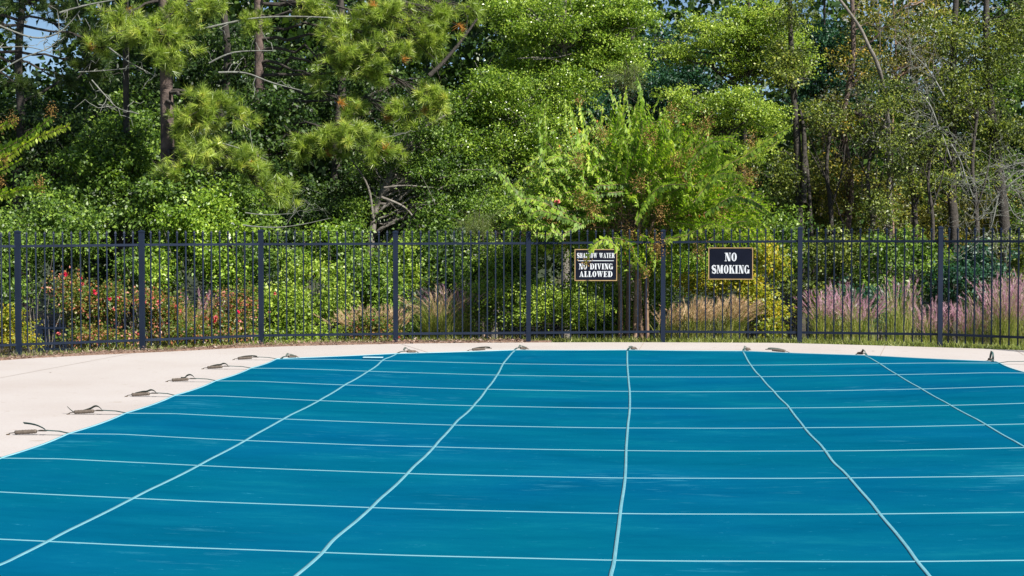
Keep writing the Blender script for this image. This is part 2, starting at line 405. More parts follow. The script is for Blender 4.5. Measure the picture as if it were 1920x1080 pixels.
    m_dull = simple('weathered_webbing', [(.3, (0.04, 0.056, 0.048)), (.7, (0.08, 0.096, 0.08))], 15, .8)
    m_sleeve = simple('spring_sleeve', [(.3, (0.064, 0.052, 0.04)), (.6, (0.12, 0.096, 0.076)), (.8, (0.176, 0.144, 0.12))], 30, .75)
    m_steel = simple('dull_steel', [(.3, (.05, .045, .035)), (.7, (.12, .1, .08))], 20, .5, .6)
    m_brass = simple('brass', [(.3, (.10, .065, .04)), (.7, (.18, .12, .07))], 20, .4, .8)
    def strap_end(p0, p1, style, rr):
        """p0 on the hem, p1 the anchor in the deck"""
        p0 = np.array(p0, float); p1 = np.array(p1, float); d = p1 - p0; L = np.linalg.norm(d); d /= L; q = np.array((-d[1], d[0], 0)); z = np.array((0, 0, 1.0))
        e = bpy.data.objects.new('strap_end', None); COL.objects.link(e); e.parent = root; e.location = [float(v) for v in (p0 - O)]; e.empty_display_size = .05
        def A(s, w=0, h=0): return p0 + d * s + q * w + z * h
        org = p0; Ls = L - .30
        if Ls > .05:
            mb = MB(org); hh = .030
            prof = [(0, .014), (min(.1, Ls * .4), hh), (Ls, hh + .006)]
            vs = []; 
            for s, h in prof:
                vs += [A(s, -.014, h), A(s, .014, h), A(s, .014, h + .005), A(s, -.014, h + .005)]
            fs = [(i * 4 + k, i * 4 + (k + 1) % 4, i * 4 + 4 + (k + 1) % 4, i * 4 + 4 + k) for i in range(2) for k in range(4)]
            mb.add(vs, fs); mb.build('webbing', m_green, e)
        b0 = max(Ls, .02)
        mb = MB(org)                                     # buckle: wire rectangle with a cross bar
        for w in (-.022, .022): mb.tube([A(b0 - .02, w, .036), A(b0 + .045, w, .036)], .004, 5)
        for s in (-.02, .012, .045): mb.tube([A(b0 + s, -.022, .036), A(b0 + s, .022, .036)], .004, 5)
        mb.build('buckle', m_steel, e)
        mb = MB(org); c0, c1 = b0 + .065, b0 + .235      # sleeve: flattened tube with ribs of the coil
        n_ = 15; pts = [A(c0 + (c1 - c0) * t, 0, .030 - .010 * t) for t in np.linspace(0, 1, n_)]
        mb.tube(pts, [.0165 * (1.0 if k % 2 else .88) * (1.1 - .2 * abs(k / 14 - .5)) for k in range(n_)], 9); mb.build('spring_sleeve', m_sleeve, e, True)
        mb = MB(org); mb.tube([A(b0 + .04, 0, .036), A(c0 + .01, 0, .030), A(c1 - .01, 0, .02), A(c1 + .04, 0, .014), A(c1 + .055, 0, .004)], .004, 5); mb.build('hook', m_steel, e)
        mb = MB(org)
        mb.tube([A(c1 + .056, 0, 0.0), A(c1 + .056, 0, .006)], .014, 10); mb.build('anchor', m_brass, e)
        # loose tail
        T = {'up': [(0, .045), (.03, .065), (.07, .085), (.12, .098), (.17, .105)], 
             'wave': [(0, .045), (.03, .075), (.06, .078), (.10, .052), (.16, .028), (.20, .014), (.24, .012), (.27, .035), (.30, .07)],
             'hump': [(0, .042), (.02, .062), (.05, .072), (.09, .055), (.13, .050), (.20, .03)],
             'loop': [(0, .05), (.02, .075), (.05, .085), (.08, .07), (.10, .045), (.14, .045)],
             'arch': [(0, .035), (-.02, .08), (.02, .13), (.09, .145), (.15, .11), (.20, .05), (.21, .012)],
             'flat': [(0, .045), (.04, .052), (.10, .05), (.16, .042), (.24, .02)]}[style]
        off = rr.uniform(-.012, .012); slip = .02 if style in ('wave', 'arch') else .0
        pth = smooth_path([(s, off + s * rr.uniform(-.02, .02) - slip, h) for s, h in T], 4)
        vs = []; k_ = len(pth)
        for s, w, h in [(a_, b_, h_ * .8) for a_, b_, h_ in pth]: vs += [A(b0 + s, w - .011, h), A(b0 + s, w + .011, h + .014), A(b0 + s, w + .011, h + .018), A(b0 + s, w - .011, h + .004)]
        fs = [(i * 4 + k, i * 4 + (k + 1) % 4, i * 4 + 4 + (k + 1) % 4, i * 4 + 4 + k) for i in range(k_ - 1) for k in range(4)] + [(0, 1, 2, 3), tuple((k_ - 1) * 4 + k for k in (3, 2, 1, 0))]
        mb = MB(org); mb.add(vs, fs); mb.build('strap_tail', m_green if style in ('up', 'arch') else m_dull, e)
        for ch in e.children: pass
        return e
    rr = random.Random(7)
    stl = ['flat', 'hump', 'loop', 'hump', 'wave', 'up', 'hump', 'wave', 'loop', 'up', 'hump', 'wave']
    ancx = [436, 376, 308, 231, 121, 8]; 
    for i, y in enumerate(ROWS):
        if i < 6:
            ya = [675, 693, 717, 745, 778.5, 817][i]; a = G(ancx[i], ya)
        else: a = (CX0 - .85, y, 0)
        e = strap_end((CX0, y, 0), (a[0], y + .0, 0), stl[i], rr)
        e = strap_end((CX1, y, 0), (CX1 + .85 + rr.uniform(-.1, .1), y, 0), stl[(i * 5 + 2) % 12], rr)
    for (lx, ly), st, dx in zip([(CX0 + .05, 20.5), (-3.03, 21.47), (-1.59, 22.2), (-.115, 22.3), (1.377, 22.25), (2.872, 21.58), (CX1 - .03, 20.68)], ['hump', 'loop', 'hump', 'flat', 'hump', 'loop', 'arch'], [.14, .22, .16, .12, .12, -.08, .02]):
        strap_end((lx, ly, 0), (lx + dx, ly + .38, 0), st, rr)
    # two ends that lie slack on the deck, beside the far hem
    for (a, b, st) in [((922, 658), (882, 658), 'flat'), ((1436, 660), (1466, 661), 'flat')]:
        A_, B_ = G(*a), G(*b); strap_end(A_, A_ + (B_ - A_) / np.linalg.norm(B_ - A_) * .31, st, rr)
cover()

# ------------------------------------------------------------------ fence
def fence():
    root = thing('metal_fence', FENCE[6], 'long dark blue iron picket fence with spear tips curving behind the pool deck', 'fence')
    O = FENCE[6]
    TOPY = [429, 430.5, 432, 431.5, 430.5, 432.5, 433, 430, 425, 424, 423, 422]      # measured post tops
    RT = [463, 462, 461.6, 459, 457.7, 457, 456, 454, 452.3, 452.3, 452.5, 453]       # top rail
    RB = [670, 655, 646, 637.7, 629, 625.7, 624, 621.7, 623.3, 626.7, 636, 650]       # bottom rail
    def zat(p, ypx, x):
        r = ray(x, ypx); k = ((Vector(p) - cam.location).dot(ROT @ Vector((0, 0, -1)))); return H + r.z * k
    info = []
    for (x, y), p, ty, rt, rb in zip(FB, FENCE, TOPY, RT, RB):
        info.append((p, zat(p, ty, x), zat(p, rt, x), zat(p, rb, x)))
    for p, zt, r1, r2 in info:
        mb = MB(O); mb.box(p + np.array((0, 0, zt / 2 - .04)), (.064, .064, zt + .02)); mb.build('post', M_FENCE, root)
        mb = MB(O); c = p + np.array((0, 0, zt)); s = .037
        mb.add([c + np.array(v) for v in [(-s, -s, -.03), (s, -s, -.03), (s, s, -.03), (-s, s, -.03), (-s, -s, -.012), (s, -s, -.012), (s, s, -.012), (-s, s, -.012), (0, 0, .004)]],
               [(0, 1, 5, 4), (1, 2, 6, 5), (2, 3, 7, 6), (3, 0, 4, 7), (4, 5, 8), (5, 6, 8), (6, 7, 8), (7, 4, 8)]); mb.build('post_cap', M_FENCE, root)
    NP = [13, 13, 13, 13, 15, 15, 15, 15, 15, 14, 14]
    for i in range(len(info) - 1):
        (p, _, a1, a2), (q, _, b1, b2) = info[i], info[i + 1]
        d = q - p; L = np.linalg.norm(d[:2]); ang = math.atan2(d[1], d[0]); u = d / L
        for (za, zb) in ((a1, b1), (a2, b2)):
            A = p + u * .034 + np.array((0, 0, za)); B = q - u * .034 + np.array((0, 0, zb)); C = (A + B) / 2; dv = B - A
            R = Matrix.Rotation(ang, 3, 'Z') @ Matrix.Rotation(-math.atan2(zb - za, L), 3, 'Y')
            mb = MB(O); mb.box(C, (np.linalg.norm(dv), .030, .032), np.array(R)); mb.build('rail', M_FENCE, root)
        n = NP[i]; R = np.array(Matrix.Rotation(ang, 3, 'Z'))
        for k in range(n):
            t = (k + 1) / (n + 1); c = p + d * t; z1 = a1 + (b1 - a1) * t; z2 = a2 + (b2 - a2) * t
            tip = z1 + .19; bot = max(.055, z2 - .12); mb = MB(O)
            s = .0082
            c2 = c + np.array((0, 0, (z1 + .115 + bot) / 2)); mb.box(c2, (2 * s, 2 * s, z1 + .115 - bot), R)
            # spear finial: collar, then a diamond blade
            c3 = c + np.array((0, 0, z1 + .115)); rings = [(.0095, 0), (.015, .006), (.015, .014), (.008, .02), (.0165, .038), (.001, tip - z1 - .115)]
            vs = []; 
            for r_, h_ in rings:
                for kx, ky in ((-1, -1), (1, -1), (1, 1), (-1, 1)): vs.append(c3 + R @ np.array((kx * r_, ky * r_ * .8, h_)))
            fs = [(j * 4 + e, j * 4 + (e + 1) % 4, j * 4 + 4 + (e + 1) % 4, j * 4 + 4 + e) for j in range(len(rings) - 1) for e in range(4)]
            mb.add(vs, fs); mb.build('picket', M_FENCE, root)
fence()
def low_fence():
    """second fence on the lower ground behind"""
    for (px0, px1, ytop, D, n, lab) in [(62, 140, 603, 27.5, 7, 'short piece of dark fence on lower ground behind the red roses at far left'), (1015, 1180, 604, 27.0, 10, 'low dark fence showing its top rail behind the crape myrtle trunks')]:
        A = P(px0, ytop + 12, D); B = P(px1, ytop + 12, D); root = thing('lower_fence', A, lab, 'fence')
        d = B - A; L = np.linalg.norm(d)
        u = d / L
        gz = ground_z(A[0], A[1]) - .1
        mb = MB(A); mb.box((A + B) / 2 + np.array((0, 0, -.0)), (L, .03, .035), np.array(Matrix.Rotation(math.atan2(d[1], d[0]), 3, 'Z'))); mb.build('rail', M_FENCE, root)
        mb = MB(A); mb.box((A + B) / 2 + np.array((0, 0, -.34)), (L, .03, .035), np.array(Matrix.Rotation(math.atan2(d[1], d[0]), 3, 'Z'))); mb.build('rail', M_FENCE, root)
        for k in range(n):
            c = A + d * (k + .5) / n; mb = MB(A); mb.box((c[0], c[1], (c[2] + .09 + gz) / 2), (.018, .018, c[2] + .09 - gz))
            mb.tube([(c[0], c[1], c[2] + .09), (c[0], c[1], c[2] + .11), (c[0], c[1], c[2] + .15)], [.014, .016, .001], 4); mb.build('picket', M_FENCE, root)
        c = A + d * .16; mb = MB(A); mb.box((c[0], c[1], (c[2] + .12 + gz) / 2), (.06, .06, c[2] + .12 - gz)); mb.build('post', M_FENCE, root)
low_fence()

# ------------------------------------------------------------------ signs with hand-drawn slab-serif letters
def glyph(ch):
    """list of polygons in a unit box (x 0..w, y 0..1)"""
    T, t, S = .27, .075, .07          # thick stem, thin stroke, serif height
    def stem(x, w=T, y0=0, y1=1): return [[(x, y0), (x + w, y0), (x + w, y1), (x, y1)]]
    def serif(x0, x1, y): return [[(x0, y), (x1, y), (x1, y + S), (x0, y + S)]]
    def ring(cx, rx, thick, a0=0, a1=360, n=28):
        out = []
        for k in range(n):
            a = math.radians(a0 + (a1 - a0) * k / n); b = math.radians(a0 + (a1 - a0) * (k + 1) / n)
            def o(q): return (cx + rx * math.cos(q), .5 + .515 * math.sin(q))
            def i(q): return (cx + (rx - thick) * math.cos(q), .5 + (.515 - t) * math.sin(q))
            out.append([o(a), o(b), i(b), i(a)])
        return out
    if ch == 'I': return .42, stem(.08) + serif(0, .42, 0) + serif(0, .42, 1 - S)
    if ch == 'N': return .82, stem(.12, t) + stem(.68, t) + [[(.12, 1), (.40, 1), (.755, 0), (.50, 0)]] + serif(0, .3, 0) + serif(0, .3, 1 - S) + serif(.56, .85, 1 - S)
    if ch == 'O': return .72, ring(.36, .36, .24)
    if ch == 'M': return 1.02, stem(.10, t) + stem(.68) + [[(.10, 1), (.36, 1), (.58, .05), (.46, .05)], [(.68, 1), (.76, 1), (.55, .05), (.47, .05)]] + serif(0, .27, 0) + serif(0, .27, 1 - S) + serif(.6, 1.03, 0) + serif(.7, 1.03, 1 - S)
    if ch == 'K': return .86, stem(.08) + serif(0, .42, 0) + serif(0, .42, 1 - S) + [[(.34, .42), (.34, .55), (.70, 1), (.78, 1)], [(.42, .6), (.56, .72), (.88, 0), (.56, 0)]] + serif(.48, .9, 0) + serif(.6, .86, 1 - S)
    if ch == 'G': return .8, ring(.37, .37, .25, 48, 330) + [[(.55, 0.02), (.78, .02), (.78, .44), (.55, .44)], [(.46, .40), (.82, .40), (.82, .47), (.46, .47)], [(.60, .68), (.68, .68), (.68, 1), (.60, .9)]]
    if ch == 'H': return .92, stem(.08) + stem(.57) + [[(.3, .46), (.6, .46), (.6, .54), (.3, .54)]] + serif(0, .42, 0) + serif(0, .42, 1 - S) + serif(.5, .92, 0) + serif(.5, .92, 1 - S)
    if ch == 'L': return .68, stem(.08) + serif(0, .42, 1 - S) + serif(0, .66, 0) + [[(.58, 0), (.67, 0), (.67, .36), (.62, .36)]]
    if ch == 'A': return .86, [[(.10, 0), (.18, 0), (.47, 1), (.38, 1)], [(.36, 1), (.50, 1), (.80, 0), (.52, 0)], [(.2, .26), (.62, .26), (.62, .34), (.2, .34)]] + serif(0, .28, 0) + serif(.44, .88, 0)
    if ch == 'V': return .84, [[(.06, 1), (.34, 1), (.5, 0), (.38, 0)], [(.66, 1), (.74, 1), (.49, 0), (.40, 0)]] + serif(0, .42, 1 - S) + serif(.56, .84, 1 - S)
    if ch == 'W': return 1.2, [[(.05, 1), (.32, 1), (.46, 0), (.34, 0)], [(.56, 1), (.64, 1), (.44, 0), (.36, 0)], [(.50, 1), (.76, 1), (.88, 0), (.76, 0)], [(1.02, 1), (1.1, 1), (.87, 0), (.79, 0)]] + serif(0, .86, 1 - S) + serif(.94, 1.2, 1 - S)
    if ch == 'T': return .78, stem(.26) + serif(.14, .64, 0) + serif(0, .78, 1 - S) + [[(0, .72), (.05, .72), (.09, 1), (0, 1)], [(.73, .72), (.78, .72), (.78, 1), (.69, 1)]]
    if ch == 'E': return .74, stem(.08) + serif(0, .72, 0) + serif(0, .70, 1 - S) + [[(.3, .46), (.55, .46), (.55, .54), (.3, .54)], [(.52, .36), (.57, .36), (.57, .64), (.52, .64)], [(.66, 0), (.73, 0), (.73, .3), (.69, .3)], [(.63, 1), (.70, 1), (.70, .72), (.66, .72)]]
    if ch == 'R': return .86, stem(.08) + serif(0, .42, 0) + serif(0, .45, 1 - S) + [[(.3, .46), (.5, .46), (.5, .53), (.3, .53)], [(.45, 1), (.45, 1 - S), (.52, .86), (.74, .86), (.66, .96)], [(.50, .88), (.76, .88), (.76, .6), (.50, .6)], [(.52, .62), (.76, .62), (.66, .5), (.45, .46), (.45, .53)], [(.42, .48), (.66, .5), (.86, 0), (.58, 0)]]
    if ch == 'D': return .84, stem(.08) + serif(0, .42, 0) + serif(0, .42, 1 - S) + [[(q[0], q[1]) for q in poly] for poly in ring(.42, .42, .26, -90, 90, 16)]
    if ch == 'S':
        out = []; n = 26; pr = None
        for k in range(n + 1):
            s = k / n
            # spine of the S from upper right to lower left
            if s < .5: a = math.radians(30 + 240 * (s / .5)); cx, cy = .33 + .24 * math.cos(a), .73 + .235 * math.sin(a)
            else: a = math.radians(90 - 240 * ((s - .5) / .5)); cx, cy = .35 + .25 * math.cos(a), .26 + .235 * math.sin(a)
            w = .05 + .10 * math.sin(math.pi * s) ** 3 + .035 * abs(math.cos(a)); pr2 = (cx, cy, w)
            if pr:
                dx, dy = cx - pr[0], cy - pr[1]; l = math.hypot(dx, dy) + 1e-6; nx, ny = -dy / l, dx / l
                out.append([(pr[0] + nx * pr[2], pr[1] + ny * pr[2]), (cx + nx * w, cy + ny * w), (cx - nx * w, cy - ny * w), (pr[0] - nx * pr[2], pr[1] - ny * pr[2])])
            pr = pr2
        out += [[(.55, .7), (.61, .7), (.61, 1), (.55, .95)], [(.03, 0), (.09, .05), (.09, .32), (.03, .32)]]
        return .66, out
    return .4, []
def sign(x0, y0, x1, y1, lines, label, rule=None):
    cxp = (x0 + x1) / 2
    # find the fence panel it hangs on
    best = None
    for i in range(len(FENCE) - 1):
        a, b = FB[i][0], FB[i + 1][0]
        if a <= cxp <= b: p, q = FENCE[i], FENCE[i + 1]; t = (cxp - a) / (b - a)
    base = p + (q - p) * t; u = (q - p); u /= np.linalg.norm(u); nrm = np.array((u[1], -u[0], 0))
    base = base + nrm * .028
    D = (Vector(base) - cam.location).dot(ROT @ Vector((0, 0, -1)))
    rr_ = ray(cxp, (y0 + y1) / 2); C = np.array((base[0], base[1], H + rr_.z * D / (1 - 0 * D))); w = (x1 - x0) * D / F / abs(np.dot(u, np.array(ROT @ Vector((1, 0, 0))))); h = (y1 - y0) * D / F
    root = thing('fence_sign', C, label, 'sign', 'black signs on the fence')
    R = np.array([u, -nrm, (0, 0, 1)]).T
    m_b = simple('sign_black', [(.3, (0.0021, 0.0035, 0.0098)), (.7, (0.0049, 0.007, 0.0168))], 4, .6, spec=.12); m_g = simple('sign_gold', [(.3, (0.315, 0.2025, 0.0825)), (.7, (0.4125, 0.285, 0.135))], 9, .45)
    m_w = simple('sign_white', [(.3, (0.532, 0.5624, 0.5928)), (.7, (0.6232, 0.646, 0.6688))], 14, .5); m_s = simple('dull_steel', [(.3, (.05, .045, .035)), (.7, (.12, .1, .08))], 20, .5, .6)
    mb = MB(); mb.box((0, 0, 0), (w, .012, h), R); mb.build('board', m_b, root)
    fr = MB(); b = .011
    for cx, cz, ww, hh in ((0, h / 2 - b / 2, w, b), (0, -h / 2 + b / 2, w, b), (-w / 2 + b / 2, 0, b, h - 2 * b), (w / 2 - b / 2, 0, b, h - 2 * b)):
        fr.box(R @ np.array((cx, -.0085, cz)), (ww, .006, hh), R)
    fr.build('border', m_g, root)
    for (txt, cy, ht, tw) in lines:          # centre height, letter height, text width (fractions of board)
        gl = [(c, glyph(c)) if c != ' ' else (' ', (.42, [])) for c in txt]; tot = sum(g[0] + .10 for _, g in gl) - .10
        sx = tw * w / tot; sz = ht * h; x = -tw * w / 2; mb = MB()
        for c, (gw, polys) in gl:
            for k, pl in enumerate(polys):
                off = -.0066 - .0002 * (k % 5)
                vs = [R @ np.array((x + a * sx, off, (cy - .5) * h + (b_ - .5) * sz)) for a, b_ in pl]
                ar = sum(pl[i][0] * pl[(i + 1) % len(pl)][1] - pl[(i + 1) % len(pl)][0] * pl[i][1] for i in range(len(pl)))
                mb.add(vs if ar > 0 else vs[::-1], [tuple(range(len(vs)))])
            x += (gw + .10) * sx
        mb.build('lettering', m_w, root)
    if rule: mb = MB(); mb.box(R @ np.array((0, -.0075, (rule - .5) * h)), (w * .84, .002, .009), R); mb.build('rule_line', m_w, root)
    for cx in (-w * .46, w * .46):
        for cz in (h * .44, -h * .44): mb = MB(); mb.box(R @ np.array((cx, -.013, cz)), (.010, .004, .010), R); mb.build('screw', m_s, root)
sign(1077, 467, 1156.5, 526.5, [('SHALLOW WATER', .80, .155, .88), ('NO DIVING', .455, .18, .80), ('ALLOWED', .215, .18, .78)], 'black SHALLOW WATER NO DIVING ALLOWED sign with gold border behind a drooping leafy branch', .635)
sign(1328.5, 464, 1411, 524, [('NO', .705, .26, .27), ('SMOKING', .32, .26, .84)], 'black NO SMOKING sign with gold border fixed to the fence right of the crape myrtle')

# ------------------------------------------------------------------ plants: generators
def unit(a): return a / (np.linalg.norm(a, axis=-1, keepdims=True) + 1e-9)
def leaf_geo(c, a, nrm, L, Wd, rnd, fold=.12, droop=.15):
    """c base points, a axis, nrm leaf normals: kite-shaped leaves, 2 triangles each"""
    a = unit(a); s = unit(np.cross(a, nrm)); n = np.cross(s, a)
    L = np.asarray(L).reshape(-1, 1); Wd = np.asarray(Wd).reshape(-1, 1)
    v0 = c; v1 = c + a * L * .42 + s * Wd / 2 + n * L * fold; v2 = c + a * L - n * L * droop; v3 = c + a * L * .42 - s * Wd / 2 + n * L * fold
    V = np.stack([v0, v1, v2, v3], 1).reshape(-1, 3); k = len(c)
    Fc = np.arange(4 * k).reshape(k, 4); return V, Fc, np.repeat(rnd, 4)
def merge(parts):
    V = []; Fs = []; A = []; b = 0
    for v, f, a in parts: V.append(v); Fs.append(f + b); A.append(a); b += len(v)
    return np.concatenate(V), np.concatenate(Fs), np.concatenate(A)
def ellip(n, rng, power=.45):
    d = unit(rng.normal(size=(n, 3))); return d * (rng.random((n, 1)) ** power)
def crown_geo(blobs, rng, leaf=.06, per=26, clump=.22, flat=.5, dens=1.0, up=.8, aspect=.55, droop=.3):
    """blobs: (centre(3), radii(3), number of clumps)"""
    parts = []; tips = []
    for c, r, n in blobs:
        n = max(3, int(n * dens)); nb = max(3, n // 9); bc = ellip(nb, rng, .4) * .92; bh = rng.normal(.48, .14, nb); wh = rng.integers(0, nb, n)
        cc = np.array(c) + (bc[wh] + rng.normal(size=(n, 3)) * (.72 / nb ** .40) * np.array((1, 1, .8))) * np.array(r); tips.append(cc)
        hue = np.clip(bh[wh] + rng.normal(0, .18, n), 0, 1); k = per
        off = rng.normal(size=(n, k, 3)) * clump * np.array((1, 1, flat)) * .38 * rng.uniform(.7, 1.3, (n, 1, 1))
        pos = (cc[:, None, :] + off).reshape(-1, 3)
        out = off / clump * 1.3 + rng.normal(size=(n, k, 3)) * .8; out[..., 2] -= droop
        nr = rng.normal(size=(n, k, 3)) * .6 + np.array((.45, -.32, .1)); nr[..., 2] += up * .75
        L = leaf * rng.uniform(.65, 1.3, n * k)
        rnd = np.clip(np.repeat(hue, k) * .75 + (rng.random(n * k) - .5) * .75 + .13, 0, 1)
        parts.append(leaf_geo(pos, out.reshape(-1, 3), nr.reshape(-1, 3), L, L * aspect, rnd))
    V, Fc, A = merge(parts); return V, Fc, A, np.concatenate(tips)
def tubes_fast(paths, rads, n=4):
    V = []; Fs = []; b = 0
    for pts, rd in zip(paths, rads):
        pts = np.asarray(pts, float); m_ = len(pts); t = np.gradient(pts, axis=0); t = unit(t)
        ref = np.where(np.abs(t[:, 2:3]) < .9, np.array([[.1, .2, 1.]]), np.array([[1., .1, 0]])); a = unit(np.cross(t, ref)); bb = np.cross(t, a)
        an = np.arange(n) * 2 * math.pi / n
        ring = pts[:, None, :] + np.asarray(rd).reshape(-1, 1, 1) * (np.cos(an)[None, :, None] * a[:, None, :] + np.sin(an)[None, :, None] * bb[:, None, :])
        V.append(ring.reshape(-1, 3)); i = np.arange(m_ - 1)[:, None] * n; k = np.arange(n)[None, :]; k2 = (k + 1) % n
        Fs.append(np.stack([i + k, i + k2, i + n + k2, i + n + k], -1).reshape(-1, 4) + b); b += m_ * n
    return np.concatenate(V), np.concatenate(Fs)
def bez(a, b, sag, rng, m_=6, wob=.05):
    a = np.array(a, float); b = np.array(b, float); t = np.linspace(0, 1, m_)[:, None]; L = np.linalg.norm(b - a)
    p = a + (b - a) * t; p[:, 2] += sag * L * np.sin(math.pi * t[:, 0]); p[1:-1] += rng.normal(size=(m_ - 2, 3)) * wob * L * .3; return p

BARK = {
    'grey': simple('bark_grey', [(.3, (0.08, 0.072, 0.06)), (.55, (0.16, 0.144, 0.124)), (.75, (0.24, 0.224, 0.2))], 9, .9, 0, .9, 30),
    'dark': simple('bark_dark', [(.3, (0.024, 0.0208, 0.0176)), (.7, (0.068, 0.0576, 0.048))], 9, .9, 0, .9, 30),
    'pine': simple('bark_pine', [(.3, (0.044, 0.032, 0.028)), (.55, (0.112, 0.08, 0.068)), (.75, (0.176, 0.132, 0.112))], 7, .9, 0, 1, 18),
    'pale': simple('bark_pale', [(.3, (0.104, 0.104, 0.092)), (.55, (0.176, 0.184, 0.16)), (.75, (0.256, 0.264, 0.232))], 12, .85, 0, .5, 40),
    'tan': simple('bark_tan', [(.3, (0.16, 0.096, 0.06)), (.55, (0.264, 0.168, 0.112)), (.75, (0.36, 0.264, 0.2))], 6, .7, 0, .3, 20),
}
LEAF = {  # leaf ramps widened at both ends: sun and shade contrast put into colour
    'dark': leafmat('leaf_dark', [(0, (0.00756, 0.0204, 0.0066)), (.5, (0.036, 0.082, 0.018)), (1, (0.117, 0.19, 0.035))]),  # lower tones than the other leaves: woodland shade put into the colour
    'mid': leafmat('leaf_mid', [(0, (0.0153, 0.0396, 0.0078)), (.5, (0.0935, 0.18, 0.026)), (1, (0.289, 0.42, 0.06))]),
    'glossy': leafmat('leaf_glossy', [(0, (0.02268, 0.054, 0.0072)), (.45, (0.1428, 0.25, 0.028)), (.8, (0.3528, 0.48, 0.06)), (1, (0.504, 0.62, 0.14))], rough=.3),
    'bright': leafmat('leaf_bright', [(0, (0.02838, 0.069, 0.0084)), (.5, (0.1806, 0.31, 0.03)), (1, (0.4472, 0.58, 0.08))], rough=.36),
    'lime': leafmat('leaf_lime', [(0, (0.03612, 0.075, 0.0096)), (.5, (0.215, 0.33, 0.036)), (1, (0.4816, 0.58, 0.09))]),
    'yellow': leafmat('leaf_yellow', [(0, (0.1035, 0.1725, 0.0138)), (.5, (0.276, 0.299, 0.0207)), (1, (0.529, 0.391, 0.0345))]),
    'teal': leafmat('leaf_teal', [(0, (0.013, 0.0442, 0.0286)), (.5, (0.0234, 0.0858, 0.052)), (1, (0.065, 0.1625, 0.0845))]),
    'olive': leafmat('leaf_olive', [(0, (0.0126, 0.024, 0.008)), (.45, (0.0855, 0.125, 0.024)), (.85, (0.279, 0.34, 0.06)), (1, (0.423, 0.42, 0.08))]),
    'autumn': leafmat('leaf_autumn', [(0, (.022, .03, .010)), (.5, (.13, .14, .030)), (.9, (.34, .32, .05)), (1, (.55, .35, .05))]),
    'rose': leafmat('leaf_rose', [(0, (0.04375, 0.09375, 0.015)), (.45, (0.125, 0.1938, 0.025)), (.72, (0.275, 0.2125, 0.05)), (.9, (0.45, 0.1375, 0.075)), (1, (0.525, 0.2, 0.15))]),
    'needle': leafmat('pine_needle', [(0, (.06, .11, .02)), (.5, (.29, .40, .06)), (.9, (.56, .62, .13)), (1, (.50, .24, .06))], rough=.38, trans=.35),
    'needle_dark': leafmat('pine_needle_shade', [(0, (0.0308, 0.07, 0.0224)), (.5, (0.077, 0.133, 0.0308)), (1, (0.168, 0.224, 0.042))], rough=.42, trans=.3),  # darker copy of the needles with shade put into its colour
    'cedar': leafmat('cedar', [(0, (0.056, 0.098, 0.0308)), (.5, (0.126, 0.182, 0.042)), (1, (0.224, 0.252, 0.056))]),
    'myrtle': leafmat('leaf_myrtle', [(0, (.035, .085, .010)), (.5, (.20, .34, .028)), (.95, (.50, .60, .07)), (1, (.50, .20, .04))], rough=.55, trans=.45),
    'grass': leafmat('grass_blade', [(0, (.10, .16, .03)), (.5, (.28, .34, .07)), (1, (.56, .50, .20))], trans=.3),
    'plume': leafmat('plume_pink', [(0, (.38, .18, .26)), (.5, (.62, .36, .46)), (1, (.75, .56, .60))], rough=.8, trans=.4, tmul=(1, .9, 1)),
    'plume_tan': leafmat('plume_tan', [(0, (.42, .28, .16)), (.5, (.64, .46, .28)), (1, (.78, .62, .44))], rough=.8, trans=.4, tmul=(1, 1, .9)),
    'seed': leafmat('seed_head', [(0, (0.11, 0.0605, 0.0165)), (.5, (0.22, 0.121, 0.0275)), (1, (0.352, 0.231, 0.055))], rough=.8, trans=.2, tmul=(1, 1, 1)),
    'straw': leafmat('straw', [(0, (0.12, 0.06, 0.035)), (.5, (0.26, 0.165, 0.12)), (1, (0.42, 0.33, 0.28))], rough=.9, trans=.1, tmul=(1, 1, 1)),
}
def B(px, py, D, rx, ry, rz=None, n=60):
    """blob given by its centre and half sizes as measured at depth D"""
    s = D / F; return (P(px, py, D), (rx * s, (rz if rz else (rx + ry) * .5 * s), ry * s), n)
